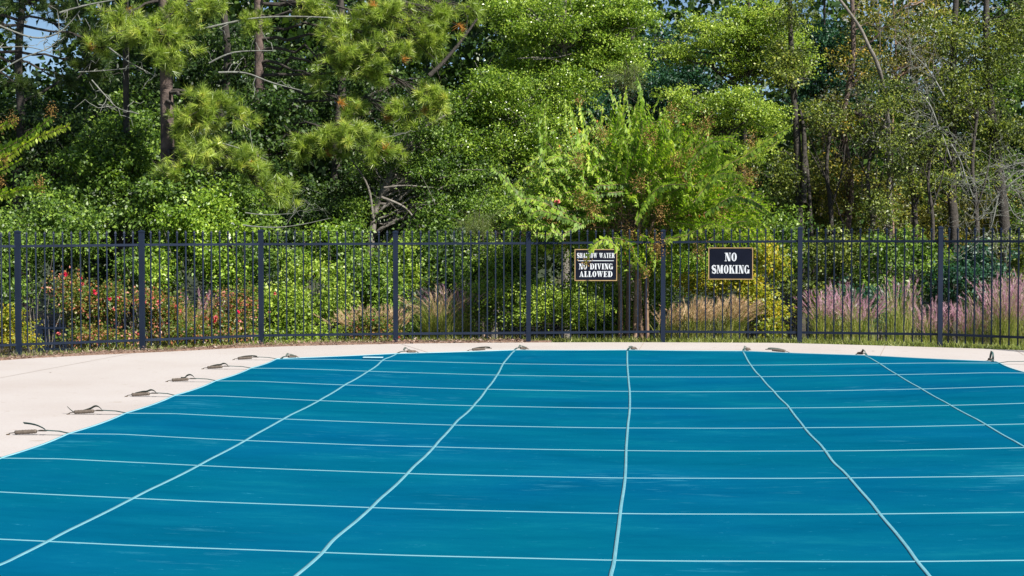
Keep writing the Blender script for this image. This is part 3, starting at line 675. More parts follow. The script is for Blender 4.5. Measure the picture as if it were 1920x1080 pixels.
def tree(label, trunk, D, blobs, leafk, barkk='dark', r0=.14, seed=0, leaf=.06, per=26, clump=.26, dens=1.0, cat='tree', name='broadleaf_tree', limbs=26, canopy=None, flat=.5, up=.8, aspect=.55, group=None, droop=.3, extra_limbs=()):
    rng = np.random.default_rng(seed)
    tp = [P(x, y, D + (dd[0] if dd else 0)) for x, y, *dd in trunk]
    gz = ground_z(tp[0][0], tp[0][1]) - .1
    base = np.array((tp[0][0] - (tp[1][0] - tp[0][0]) * .2, tp[0][1], gz))
    root = thing(name, base, label, cat, group)
    path = np.array(smooth_path([base] + tp, 6)); m_ = len(path); rad = r0 * (1.15 - .7 * np.linspace(0, 1, m_)); rad[0] *= 1.3
    rad *= 1 + .05 * np.sin(np.arange(m_) * 1.7 + seed)
    paths = [path]; rads = [rad]
    bl = [B(*b) if not isinstance(b[0], np.ndarray) else b for b in blobs]
    parts = []
    V, Fc, A, tips = crown_geo(bl, rng, leaf, per, clump, flat, dens, up, aspect, droop)
    parts.append((V, Fc, A))
    if canopy:                                  # the upper crown, unseen above the frame, in larger leaves, built to block sun
        for (cx, cz, rx, rz, n) in canopy:
            c = np.array((path[-1][0] + cx, path[-1][1] + 1.5, cz)); v, f, a, t2 = crown_geo([(c, (rx, rx * .8, rz), n)], rng, .17, 14, .8, .6, 1, up, .7)
            parts.append((v, f, a)); tips = np.concatenate([tips, t2[::9]])
        top = np.array((path[-1][0], path[-1][1], max(c_[1] for c_ in canopy)))
        paths.append(np.array(smooth_path([path[-1], top], 5))); rads.append(np.linspace(rad[-1], .03, 5))
    limbs = min(limbs, len(tips)); idx = rng.choice(len(tips), limbs, replace=False)
    for i in idx:
        tpnt = tips[i]; zz = tpnt[2] - rng.uniform(.1, .9) * .5 * np.linalg.norm(tpnt[:2] - base[:2]) - .2
        full = paths[0] if not canopy else np.concatenate([paths[0], paths[1]])
        k = int(np.argmin(np.abs(full[:, 2] - zz))); st = full[k]
        pb = bez(st, tpnt, rng.uniform(-.02, .12), rng, 8, .09); paths.append(pb); rr_ = min(.05, .012 * np.linalg.norm(tpnt - st) + .008); rads.append(np.linspace(rr_, .004, 8))
        for _ in range(2):
            q = pb[rng.integers(3, 7)]; e = q + rng.normal(size=3) * .3; paths.append(bez(q, e, .05, rng, 4, .1)); rads.append(np.linspace(.006, .003, 4))
    for pl, rr_ in extra_limbs:
        pp = np.array(smooth_path([P(x, y, D + (dd[0] if dd else -.5)) for x, y, *dd in pl], 5)); paths.append(pp); rads.append(np.linspace(rr_, rr_ * .35, len(pp)))
    v, f = tubes_fast(paths[:1], rads[:1], 12); link('trunk', mesh_np(v - base, f, smooth=True), BARK[barkk], root)
    if len(paths) > 1:
        v, f = tubes_fast(paths[1:], rads[1:], 5); link('branches', mesh_np(v - base, f, smooth=True), BARK[barkk], root)
    V, Fc, A = merge(parts); link('crown', mesh_np(V - base, Fc, A), LEAF[leafk], root)
    return root

# pine tufts
def tuft_geo(c, d, rng, k=46, L=.17, w=.0042, hue=None):
    """c,d: (n,3) tips and directions; needles fan round the shoot"""
    n = len(c); d = unit(d); sh = rng.uniform(0, .09, (n, k, 1)); base = c[:, None, :] - d[:, None, :] * sh
    v = unit(rng.normal(size=(n, k, 3))); dirs = unit(d[:, None, :] * rng.uniform(.35, 1.3, (n, k, 1)) + v * .85)
    ln = L * rng.uniform(.7, 1.15, (n, k, 1)); tip = base + dirs * ln; tip[..., 2] -= .02 * rng.random((n, k))
    s = unit(np.cross(dirs, rng.normal(size=(n, k, 3)))) * w
    V = np.stack([base - s, base + s, tip], 2).reshape(-1, 3); Fc = np.arange(3 * n * k).reshape(-1, 3)
    if hue is None: hue = np.clip(rng.normal(.45, .2, n), 0, 1)
    rn = np.clip(np.repeat(hue, k) + rng.uniform(-.2, .2, n * k), 0, .93); br = np.repeat(rng.random(n) < .007, k); rn = np.where(br, 1., rn)
    return V, Fc, np.repeat(rn, 3)
def pine(label, trunk, D, blobs, r0, seed, leafk='needle', limbs_px=(), canopy=None, k=60, L=.17, w=.0052):
    rng = np.random.default_rng(seed); tp = [P(x, y, D + (dd[0] if dd else 0)) for x, y, *dd in trunk]
    base = np.array((tp[0][0], tp[0][1], ground_z(tp[0][0], tp[0][1]) - .1)); root = thing('pine_tree', base, label, 'tree', 'pines at the left of the woods')
    path = np.array(smooth_path([base] + tp, 8)); rad = r0 * (1.1 - .3 * np.linspace(0, 1, len(path))); paths = []; rads = []
    parts = []
    for b in blobs:
        px, py, dD, rx, ry, n = b; n = int(n * 1.9); c, r, _ = B(px, py, D + dD, rx, ry, None, n); nb = max(4, n // 9); be = unit(rng.normal(size=(nb, 3))) * rng.uniform(.75, 1.2, (nb, 1)); bs = ellip(nb, rng, .5) * .35; wh = rng.integers(0, nb, n); tt = rng.uniform(.15, 1.0, (n, 1)) ** .8
        cc = c + (bs[wh] + (be[wh] - bs[wh]) * tt) * np.array(r) + rng.normal(size=(n, 3)) * .075; cc[:, 2] -= .10 * tt[:, 0] ** 2
        dr = (be[wh] - bs[wh]) * 1.0 + np.array((0, 0, .35)) + rng.normal(size=(n, 3)) * .45
        parts.append(tuft_geo(cc, dr, rng, k, L, w))
        zz = c[2] + .3; st = path[int(np.argmin(np.abs(path[:, 2] - zz)))]
        main = bez(st, c, .05, rng, 8, .08); paths.append(main); rads.append(np.linspace(.035, .012, 8))
        for i in range(0, n, 2): q = main[rng.integers(5, 8)]; paths.append(bez(q, cc[i], -.03, rng, 4, .1)); rads.append(np.linspace(.009, .004, 4))
    if canopy:  # unseen upper needles, built to keep sun off the woods
        for (cx, cz, rx, rz, n) in canopy:
            c = np.array((path[-1][0] + cx, path[-1][1], cz)); cc = c + ellip(n, rng) * np.array((rx, rx * .8, rz)); dr = (cc - c) + np.array((0, 0, .5)) + rng.normal(size=(n, 3)) * .4
            parts.append(tuft_geo(cc, dr, rng, 18, .30, .02))
        top = np.array((path[-1][0], path[-1][1], max(c_[1] for c_ in canopy) + 1)); path = np.concatenate([path, np.linspace(path[-1], top, 5)[1:]]); rad = np.concatenate([rad, np.linspace(rad[-1], .04, 5)[1:]])
    for pl, rr_ in limbs_px:
        pp = np.array(smooth_path([P(x, y, D + (dd[0] if dd else -1.0)) for x, y, *dd in pl], 5)); lp = [pp]; lr = [np.linspace(rr_, rr_ * .4, len(pp))]
        for _ in range(5):
            q = pp[rng.integers(1, len(pp))]; e = q + rng.normal(size=3) * np.array((.22, .2, .2)); lp.append(bez(q, e, .05, rng, 5, .25)); lr.append(np.linspace(.007, .003, 5))
        v, f = tubes_fast(lp, lr, 6); link('dead_limb', mesh_np(v - base, f, smooth=True), BARK['dark' if rr_ > .04 else 'pale'], root)
    v, f = tubes_fast([path], [rad], 14); link('trunk', mesh_np(v - base, f, smooth=True), BARK['pine'], root)
    v, f = tubes_fast(paths, rads, 5); link('branches', mesh_np(v - base, f, smooth=True), BARK['dark'], root)
    V, Fc, A = merge(parts); link('needles', mesh_np(V - base, Fc, A), LEAF[leafk], root)

# ------------------------------------------------------------------ the woods
CAN = [(0, 10.3, 2.6, 1.6, 200), (0, 12.5, 2.2, 1.6, 120)]
CAN2 = [(0, 10.6, 2.0, 1.4, 90), (.5, 12.4, 1.8, 1.4, 60)]
# pines, left and middle
pine('tall pine with furrowed trunk and bright yellow-green needle sprays left of centre', [(312, 480), (314, 300), (312, 150), (308, -40)], 29.5, [
    (285, 55, -.8, 85, 55, 75), (225, 35, -.2, 60, 40, 34), (305, 100, -.9, 55, 30, 36), (400, 18, -.6, 45, 30, 26), (190, 90, 0, 40, 24, 10),
    (385, 200, -.9, 52, 48, 50), (350, 225, -.7, 28, 55, 26), (440, 205, -.6, 30, 20, 12),
    (400, 275, -1.0, 60, 20, 34), (330, 315, -1.0, 40, 22, 26), (465, 300, -1.1, 42, 26, 34), (512, 345, -1.2, 28, 32, 30), (350, 12, 0, 60, 25, 22)],
    .125, 1, limbs_px=[([(205, 90), (240, 115), (290, 142)], .016), ([(148, 135), (200, 132), (252, 126)], .012), ([(172, 150), (200, 182), (222, 203), (260, 213)], .013), ([(185, 196), (222, 203)], .010), ([(392, 118), (440, 98), (512, 95)], .018), ([(410, 136), (460, 137), (510, 155), (566, 170)], .020), ([(112, 24), (160, 10), (235, -4)], .020), ([(350, 330), (400, 268), (500, 300)], .015)],
    canopy=[(0, 8.8, 2.6, 1.2, 260), (0, 11, 2.2, 1.5, 200)])
pine('second pine with dark trunk behind, its broad sprays reaching over the middle', [(487, 470), (486, 300), (486, 120), (484, -40)], 31.5, [
    (640, 250, -1.2, 85, 32, 62), (575, 265, -1.2, 45, 24, 26), (700, 275, -1.0, 45, 22, 26), (635, 110, -1.0, 45, 38, 34), (660, 55, -1.0, 60, 40, 46), (730, 30, -.8, 80, 38, 58),
    (720, 90, -1, 70, 28, 40), (820, 22, -.5, 70, 26, 42), (800, 75, -.6, 55, 26, 28), (690, 135, -1, 60, 28, 34), (820, 175, -.8, 50, 24, 30), (770, 210, -.7, 60, 26, 30), (560, 12, -.6, 70, 22, 30), (640, 195, -.9, 45, 28, 24), (880, 12, -.4, 40, 20, 18), (480, 45, -.9, 40, 22, 16), (600, 150, -.9, 22, 20, 12)],
    .10, 2, limbs_px=[([(375, 56), (420, 45), (480, 34), (560, 31), (692, 37)], .024), ([(805, 142), (830, 118), (862, 80), (895, 35)], .045), ([(640, 250), (700, 260), (760, 250)], .014), ([(630, 20), (645, 42), (680, 66)], .010)],
    canopy=[(1.5, 8.8, 2.6, 1.2, 260), (1, 11, 2.2, 1.5, 200)])
pine('shaded pine at the upper left corner with open needle sprays against the sky', [(-60, 400), (-30, 200), (-20, 60), (-15, -40)], 31, [
    (60, 10, 0, 70, 16, 16), (30, 60, 0, 40, 12, 4), (150, 60, 0, 45, 30, 24), (160, 120, .2, 50, 28, 24), (30, 155, .2, 50, 16, 10), (110, 140, .3, 40, 16, 9), (135, 24, 0, 50, 22, 18), (178, 78, -.4, 20, 14, 6)],
    .12, 3, 'needle_dark', limbs_px=[([(-20, 40), (60, 70), (112, 60), (150, 20)], .02), ([(-10, 140), (40, 110), (105, 80), (108, 20)], .016), ([(-10, 90), (50, 88), (100, 100)], .012)], canopy=[(0, 8.8, 2.2, 1.2, 150)])
def trn(x, y0=640, lean=0):
    q = random.Random(int(x) * 7 + 3); w = lambda: q.uniform(-9, 9)
    return [(x - lean, y0), (x + w(), 470), (x + w(), 350), (x + lean + w(), 230), (x + lean + w() * 1.3, 110), (x + lean * 1.6 + w(), -40)]
def trs(x, top=280):
    q = random.Random(int(x) * 5 + 1); w = lambda: q.uniform(-12, 12)
    return [(x, 640), (x + w(), 480), (x + w(), (480 + top) / 2), (x + w(), top)]
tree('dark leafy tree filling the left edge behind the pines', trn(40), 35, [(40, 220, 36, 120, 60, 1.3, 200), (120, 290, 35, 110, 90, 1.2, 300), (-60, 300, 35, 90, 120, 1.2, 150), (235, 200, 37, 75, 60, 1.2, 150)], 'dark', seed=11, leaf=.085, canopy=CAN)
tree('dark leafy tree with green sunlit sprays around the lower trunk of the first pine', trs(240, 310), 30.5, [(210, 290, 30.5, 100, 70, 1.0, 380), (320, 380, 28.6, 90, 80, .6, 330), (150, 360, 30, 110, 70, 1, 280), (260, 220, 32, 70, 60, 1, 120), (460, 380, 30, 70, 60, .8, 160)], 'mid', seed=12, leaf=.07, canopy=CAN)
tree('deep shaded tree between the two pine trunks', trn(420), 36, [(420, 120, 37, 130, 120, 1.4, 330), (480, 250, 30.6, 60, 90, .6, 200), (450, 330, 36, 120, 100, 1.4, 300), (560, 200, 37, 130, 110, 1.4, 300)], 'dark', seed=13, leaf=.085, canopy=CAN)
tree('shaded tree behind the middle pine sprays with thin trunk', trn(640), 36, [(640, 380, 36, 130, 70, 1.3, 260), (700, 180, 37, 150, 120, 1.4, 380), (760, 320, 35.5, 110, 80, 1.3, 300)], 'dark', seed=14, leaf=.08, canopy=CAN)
tree('tangled evergreen with a leaning grey trunk low in the middle', [(680, 640), (700, 415), (724, 345), (775, 260)], 31.8, [(790, 270, 32, 90, 60, 1.0, 240), (880, 210, 32.3, 100, 70, 1.0, 300), (850, 330, 31.8, 90, 60, 1.0, 280), (900, 390, 31.5, 60, 35, .8, 110), (700, 310, 32.5, 60, 40, .9, 80), (830, 400, 31.3, 60, 24, .7, 70), (665, 400, 31.5, 40, 34, .6, 50)], 'mid', 'grey', .085, seed=15, leaf=.052, per=30, clump=.24, limbs=50,
     extra_limbs=[([(720, 352), (760, 348), (815, 352)], .022), ([(715, 370), (760, 390), (790, 430)], .03), ([(700, 410), (690, 350), (660, 300)], .03)])
tree('glossy yellow-green tree with dense small leaves at the top centre', trs(1060, 90), 33.5, [(1080, 40, 33.5, 130, 60, 1.1, 640), (990, 90, 33.8, 70, 60, 1.0, 260), (1150, 100, 33.5, 75, 40, 1.0, 260), (1040, 130, 34, 80, 40, 1, 160), (1180, 20, 33.7, 55, 40, 1, 180), (960, 20, 34, 60, 40, 1, 160)], 'glossy', 'grey', .1, seed=16, leaf=.052, per=32, clump=.24, limbs=60, canopy=CAN2,
     extra_limbs=[([(970, 110), (1020, 108), (1060, 120)], .016), ([(1000, 112), (1040, 108), (1075, 100)], .018)])
tree('green tree with fine leaves rising behind the left half of the crape myrtle', trs(925, 240), 32.6, [(930, 190, 32.6, 110, 60, 1, 420), (990, 260, 32.4, 90, 70, 1, 380), (900, 290, 32.4, 80, 60, 1, 280), (1000, 370, 32.2, 90, 50, .9, 260), (1060, 170, 33, 80, 50, 1, 220)], 'glossy', 'grey', .08, seed=17, leaf=.05, per=32, clump=.24, limbs=60)
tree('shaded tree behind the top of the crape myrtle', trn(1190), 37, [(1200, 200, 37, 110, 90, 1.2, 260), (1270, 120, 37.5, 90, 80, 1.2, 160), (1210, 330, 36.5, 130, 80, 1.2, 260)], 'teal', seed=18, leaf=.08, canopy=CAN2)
tree('layered lime green tree with flat sprays right of centre', trs(1400, 90), 34.5, [(1430, 50, 34.5, 85, 60, 1.1, 380), (1340, 60, 34.8, 60, 40, 1, 150), (1475, 100, 34.5, 50, 50, 1, 150), (1400, 120, 34.5, 70, 40, 1, 190), (1290, 100, 35, 50, 22, .9, 70)], 'lime', 'dark', .07, seed=19, leaf=.055, per=30, clump=.28, flat=.25, limbs=50, canopy=CAN2)
tree('rounded lime green tree behind the right side of the crape myrtle', trs(1350, 250), 32.2, [(1380, 200, 32.2, 62, 42, .8, 200), (1310, 230, 32.4, 60, 36, .8, 160), (1430, 235, 32.2, 40, 40, .8, 90), (1280, 190, 32.6, 40, 24, .7, 60), (1400, 290, 32, 50, 30, .7, 90)], 'lime', 'dark', .05, seed=20, leaf=.05, per=30, clump=.22, flat=.3, limbs=40)
tree('blue-green evergreen crown high between the lime tree and the leaning trunk', trs(1545, 120), 38, [(1560, 80, 38, 70, 60, 1, 200), (1520, 150, 38, 60, 40, 1, 130), (1600, 150, 38, 50, 40, 1, 90), (1500, 200, 37.5, 30, 20, .6, 30)], 'teal', 'dark', .06, seed=21, leaf=.075, canopy=CAN2)
tree('twin dark trunks standing right of the crape myrtle', [(1502, 640), (1498, 400), (1494, 250), (1485, 130), (1480, -40)], 33, [(1480, 120, 32.7, 45, 50, .6, 100), (1530, 220, 33, 50, 30, .6, 50), (1460, 320, 33, 50, 60, .6, 80), (1480, 20, 32.8, 40, 40, .6, 60)], 'olive', 'dark', .095, seed=22, leaf=.055,
     extra_limbs=[([(1530, 640, .1), (1518, 370, .1), (1505, 250, .1), (1492, 190, 0)], .05), ([(1506, 380, -.1), (1508, 260, -.1), (1500, 205, -.05)], .075), ([(1590, 650, .1), (1580, 420, .3), (1506, 260, 0)], .02)])
tree('straight brown trunk wound with vine and few yellow leaves', trn(1588, 640, 1), 35, [(1590, 220, 34.7, 65, 50, .9, 100), (1575, 330, 34.7, 70, 60, .9, 120), (1610, 120, 35, 60, 50, .9, 80), (1640, 40, 35.5, 70, 40, .9, 70)], 'autumn', 'pine', .095, seed=23, leaf=.055, extra_limbs=[([(1600, 210), (1640, 228), (1680, 250), (1700, 225)], .05)])
tree('pale grey trunk leaning left across the upper right woods', [(1672, 640, 1.2), (1668, 400, 1.0), (1664, 220, .5), (1648, 130), (1628, 85), (1608, 45), (1560, -20)], 32, [(1665, 180, 31.6, 40, 34, .5, 60), (1680, 280, 31.8, 50, 50, .6, 60), (1660, 380, 31.8, 50, 50, .6, 60)], 'olive', 'grey', .052, seed=24, leaf=.05, limbs=16)
tree('slim tan trunk with scattered orange leaves at the top', trn(1676, 640, 1), 36, [(1720, 30, 36, 50, 40, .8, 50), (1690, 120, 36, 70, 60, .8, 60), (1740, 90, 36, 60, 40, .8, 40)], 'autumn', 'tan', .03, seed=25, leaf=.06)
tree('vine-clad black trunk among bare twigs on the right', trn(1783, 640, 2), 33.5, [(1780, 180, 33.2, 70, 60, .9, 130), (1800, 70, 33.3, 90, 50, .9, 170), (1750, 320, 33.3, 70, 60, .8, 110), (1700, 220, 33.5, 60, 60, .8, 70)], 'olive', 'dark', .11, seed=26, leaf=.055)
tree('leaf-wrapped dark trunk near the right edge', [(1890, 640), (1882, 400), (1862, 240), (1850, 100), (1850, -40)], 33.8, [(1850, 130, 33.8, 70, 70, .8, 170), (1880, 240, 33.8, 60, 50, .7, 120), (1910, 60, 33.8, 60, 50, .8, 110), (1850, 300, 33.8, 45, 60, .6, 70)], 'olive', 'dark', .12, seed=27, leaf=.055, canopy=CAN2)
tree('thin green tree with airy crown at the right edge', trn(1960), 36, [(1930, 160, 36, 90, 80, 1, 120), (1900, 350, 36, 90, 80, 1, 120), (1950, 30, 36, 90, 60, 1, 80)], 'mid', 'grey', .08, seed=28, leaf=.06, canopy=CAN2)
for i, (x, top, D_, r_, lab) in enumerate([(1555, 210, 38, .06, 'thin dark trunk between the twin trunks and the vine-wound brown trunk'), (1632, 250, 37, .05, 'forked dark trunk just right of the vine-wound brown trunk'), (1712, 180, 38, .07, 'black trunk between the leaning grey trunk and the vine-clad trunk'), (1745, 260, 36.5, .045, 'slim dark stem close left of the vine-clad trunk'), (1828, 200, 37.5, .06, 'dark trunk between the vine-clad trunk and the leaf-wrapped trunk')]):
    tree(lab, [(x, 640), (x + 4, 420), (x - 5, (420 + top) / 2), (x + 6, top)], D_ - 4.5, [(x, top + 10, D_ - 4.5, 26, 26, .4, 22)], 'olive', 'dark', r_, group='thin dark trunks in the right woods', seed=500 + i, leaf=.055, limbs=14, extra_limbs=[([(x, 400, -.1), (x + 22, 330, -.2), (x + 30, 270, -.2)], r_ * .45), ([(x, 350, 0), (x - 24, 290, -.1), (x - 40, 250, 0)], r_ * .3)])
# small cedars
tree('small hazy green cedar just above the fence left of the crape myrtle', [(905, 640), (905, 470), (905, 410)], 29.5, [(905, 420, 29.5, 38, 26, .35, 100), (880, 430, 29.5, 24, 20, .3, 40)], 'cedar', 'dark', .03, seed=31, leaf=.028, per=60, clump=.16, limbs=10, aspect=.2, name='cedar_tree')
tree('soft feathery cedar tip above the top of the crape myrtle', [(1165, 500), (1168, 250), (1172, 130)], 31, [(1165, 150, 31, 26, 34, .3, 70), (1185, 125, 31, 20, 16, .25, 26)], 'cedar', 'dark', .03, seed=32, leaf=.03, per=60, clump=.17, limbs=10, aspect=.2, name='cedar_tree')

# bare twiggy trees on the right
def bare(label, stems, D, seed, barkk='pale', sub=3, nm='bare_tree', r=.02, group=None):
    rng = np.random.default_rng(seed); P0 = P(stems[0][0][0], stems[0][0][1], D); root = thing(nm, P0, label, 'tree' if nm == 'bare_tree' else 'branch', group); paths = []; rads = []
    for st in stems:
        pp = np.array(smooth_path([P(x, y, D + (dd[0] if dd else 0)) for x, y, *dd in st], 5)); paths.append(pp); rads.append(np.linspace(r, r * .3, len(pp)))
        dirn = unit(pp[-1] - pp[0])
        for _ in range(sub * 3):
            q = pp[rng.integers(1, len(pp))]; e = q + (dirn * .3 + rng.normal(size=3) * np.array((.45, .25, .4))) * rng.uniform(.4, 1.1); b_ = bez(q, e, rng.uniform(-.1, .2), rng, 6, .3); paths.append(b_); rads.append(np.linspace(r * .35, r * .12, 6))
            for _ in range(3):
                q2 = b_[rng.integers(2, 6)]; e2 = q2 + rng.normal(size=3) * .22; paths.append(bez(q2, e2, .1, rng, 4, .3)); rads.append(np.linspace(r * .18, r * .09, 4))
    v, f = tubes_fast(paths, rads, 5); link('branches', mesh_np(v - P0, f, smooth=True), BARK[barkk], root)
bare('leafless tree with white drooping twigs behind the fence at the right edge', [[(1990, 640), (1960, 420), (1925, 325), (1890, 335), (1872, 365), (1845, 400)], [(1925, 325), (1900, 340), (1885, 360), (1900, 400), (1920, 415)], [(1872, 365), (1860, 420), (1850, 440)], [(1960, 300), (1915, 305), (1880, 315)]], 27.5, 41, r=.016, sub=5)
bare('bare grey branches spreading left of the vine-clad trunk', [[(1783, 300), (1760, 240), (1740, 246), (1700, 270), (1665, 285)], [(1760, 240), (1745, 200), (1720, 170)], [(1783, 270), (1800, 300), (1810, 330), (1825, 370)], [(1770, 180), (1740, 130), (1700, 90)]], 32, 42, r=.020, sub=6)
bare('fine brown leafless saplings high between the right trunks', [[(1640, 420), (1645, 250), (1650, 60), (1640, -20)], [(1710, 420), (1712, 250), (1705, 60), (1700, -20)], [(1740, 400), (1748, 220), (1752, 40), (1760, -20)], [(1615, 380), (1620, 240), (1625, 160)], [(1825, 380), (1822, 200), (1830, 20)]], 34.5, 43, 'grey', 5, r=.017)
bare('longer mossy stick lying just above the fence tips right of the third post', [[(455, 422), (480, 425), (525, 426), (570, 420), (620, 409)]], 27.6, 44, r=.013, sub=1, nm='dead_branch', group='mossy sticks above the fence')
bare('shorter mossy stick above the longer one right of the third post', [[(460, 399), (500, 403), (550, 400)]], 27.6, 45, r=.011, sub=1, nm='dead_branch', group='mossy sticks above the fence')

# far-off woods that read as one mass
def far_wood():
    rng = np.random.default_rng(77); parts = []
    def hole(x, y):     # sky shows through here
        return ((x - 72) / 82) ** 2 + ((y - 75) / 88) ** 2 < 1
    for k in range(9500):
        D = rng.uniform(43, 60); px = rng.uniform(-400, 2300); py = rng.uniform(-120, 480)
        if hole(px, py): continue
        if 1190 < px < 1900 and py < 190 and rng.random() < .62: continue
        c = P(px, py, D); n = 20; off = rng.normal(size=(n, 3)) * .38
        a = rng.normal(size=(n, 3)); a[:, 2] -= .3; nr = rng.normal(size=(n, 3)) * .6 + np.array((0, 0, .7)); L = .26 * rng.uniform(.6, 1.2, n)
        parts.append(leaf_geo(c + off, a, nr, L, L * .7, np.clip(rng.normal(.45, .2) + rng.uniform(-.2, .2, n), 0, 1)))
    V, Fc, A = merge(parts); o = link('distant_woods', mesh_np(V, Fc, A), LEAF['dark'])
    props(o, 'dark mass of distant woodland seen between the nearer trunks', 'woods', kind='stuff')
far_wood()

# ------------------------------------------------------------------ shrubs behind the fence
def shrub(label, D, blobs, leafk, seed, leaf=.05, per=26, clump=.18, name='shrub', cat='shrub', flowers=0, flat=.7, up=.5, aspect=.6, group=None, stems=14):
    rng = np.random.default_rng(seed); bl = [B(*b) for b in blobs]; c0 = bl[0][0]
    base = np.array((c0[0], c0[1], ground_z(c0[0], c0[1]) - .02)); root = thing(name, base, label, cat, group)
    V, Fc, A, tips = crown_geo(bl, rng, leaf, per, clump, flat, 1, up, aspect)
    link('foliage', mesh_np(V - base, Fc, A), LEAF[leafk], root)
    paths = []; rads = []
    for i in rng.choice(len(tips), min(stems, len(tips)), replace=False):
        paths.append(bez(base + rng.normal(size=3) * np.array((.12, .1, 0)), tips[i], .03, rng, 6, .08)); rads.append(np.linspace(.012, .004, 6))
    v, f = tubes_fast(paths, rads, 5); link('stems', mesh_np(v - base, f), BARK['grey'], root)
    return root, tips, base, rng
shrub('dull green shrub climbing behind the fence at the far left edge', 28.5, [(60, 440, 28.5, 90, 80, .8, 240), (20, 530, 28, 60, 70, .7, 130), (150, 450, 28.4, 80, 60, .7, 150)], 'mid', 51, .06)
shrub('yellow-green low bush at the left edge below the bottom rail', 25.2, [(15, 610, 24.6, 34, 34, .3, 90), (45, 630, 24.6, 26, 16, .2, 40)], 'yellow', 52, .04, clump=.12)
shrub('tall bright green shrub rising above the fence between the first and second full panels', 28, [(355, 430, 28, 60, 50, .7, 170), (300, 500, 27.8, 34, 60, .6, 80), (420, 500, 27.6, 45, 50, .6, 110), (395, 385, 28.3, 44, 30, .6, 60), (440, 440, 28, 34, 26, .5, 40)], 'bright', 53, .06)
shrub('yellow-green leafy shrub in the third panel from the left', 26.6, [(565, 585, 26.5, 60, 42, .5, 190), (505, 575, 26.5, 30, 50, .4, 90), (625, 545, 26.8, 32, 62, .4, 110), (560, 628, 26, 100, 18, .3, 130), (545, 515, 27, 26, 34, .4, 40)], 'lime', 54, .05)
shrub('dark green shrub behind the post at the middle of the left half', 28, [(690, 530, 27.6, 45, 55, .6, 130), (655, 465, 28.2, 30, 36, .5, 50), (745, 570, 27.4, 36, 50, .5, 80), (815, 500, 28.2, 60, 40, .6, 110), (880, 540, 27.6, 40, 50, .5, 70), (770, 615, 27, 80, 24, .4, 80)], 'mid', 55, .06)
shrub('dense bright small-leaved shrub left of the crape myrtle trunks', 26.4, [(985, 570, 25.5, 80, 52, .45, 260), (905, 560, 25.9, 45, 50, .45, 150), (1080, 580, 25.3, 50, 48, .35, 240), (940, 480, 27.5, 90, 30, .6, 120), (1040, 470, 27.5, 80, 26, .6, 120)], 'lime', 56, .042, 30)
shrub('leafy shrub right behind the crape myrtle trunks', 27.2, [(1160, 590, 27.2, 90, 55, .6, 260), (1240, 520, 27.4, 50, 60, .6, 170), (1290, 500, 27.6, 70, 40, .6, 150), (1120, 520, 27.5, 70, 50, .6, 150)], 'bright', 57, .048, 28)
shrub('yellow leafy shrub right of the NO SMOKING sign', 26, [(1430, 560, 26, 34, 56, .35, 130), (1400, 540, 26.1, 30, 40, .35, 60), (1440, 490, 26.2, 30, 40, .35, 70), (1330, 530, 26.4, 60, 24, .4, 60), (1450, 620, 25.6, 22, 22, .25, 30)], 'yellow', 58, .055, 24)
for i, (px, py, rx, ry, D, lf, lab) in enumerate([(1560, 490, 70, 60, 31, 'olive', 'dusky green undergrowth bush beneath the twin trunks'), (1690, 480, 80, 60, 30.5, 'mid', 'low green bush at the foot of the pale leaning trunk'), (1820, 500, 80, 50, 30, 'teal', 'blue-green fern-like bush behind the pink grasses at right'), (1920, 480, 60, 60, 30, 'olive', 'dusky bush below the white bare twigs at the right edge'),
     (1540, 390, 90, 60, 36, 'olive', 'olive thicket behind the twin trunks'), (1660, 380, 90, 70, 37, 'autumn', 'brownish autumn thicket between the straight and leaning trunks'), (1800, 400, 110, 60, 37, 'autumn', 'brownish autumn thicket behind the vine-clad trunk'), (1460, 430, 60, 60, 32, 'mid', 'green bush behind the end of the crape myrtle crown'),
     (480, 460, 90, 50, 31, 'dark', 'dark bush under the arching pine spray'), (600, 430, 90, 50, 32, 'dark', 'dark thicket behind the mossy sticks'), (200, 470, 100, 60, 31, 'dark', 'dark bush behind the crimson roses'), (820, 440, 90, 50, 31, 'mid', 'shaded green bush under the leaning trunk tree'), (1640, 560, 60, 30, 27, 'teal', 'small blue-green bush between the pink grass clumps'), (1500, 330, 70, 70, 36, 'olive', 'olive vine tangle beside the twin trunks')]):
    shrub(lab, D, [(px, py, D, rx, ry, .9, int(rx * ry * .034)), (px - 20, py + ry, D - .2, rx, ry * .6, .8, int(rx * ry * .018))], lf, 60 + i, .065)

rg = np.random.default_rng(88)
for i, (px, py, D_, lf, lab) in enumerate([(500, 490, 27.8, 'mid', 'vine tangle in shade right of the third post'), (600, 480, 28, 'bright', 'loose sprays of bright leaves under the mossy sticks'), (745, 500, 28, 'lime', 'thin yellow-green sapling beside the middle-left post'), (850, 470, 28, 'dark', 'dark vine tangle below the leaning grey trunk'), (250, 500, 27.6, 'mid', 'loose green vine left of the second post'), (950, 490, 27.4, 'bright', 'loose leafy vine left of the post beside the left sign')]):
    shrub(lab, D_, [(px + rg.uniform(-45, 45), py + rg.uniform(-45, 70), D_ + rg.uniform(-.3, .3), rg.uniform(12, 28), rg.uniform(14, 34), .35, int(rg.uniform(12, 30))) for _ in range(7)], lf, 620 + i, .06, name='vine_shrub')

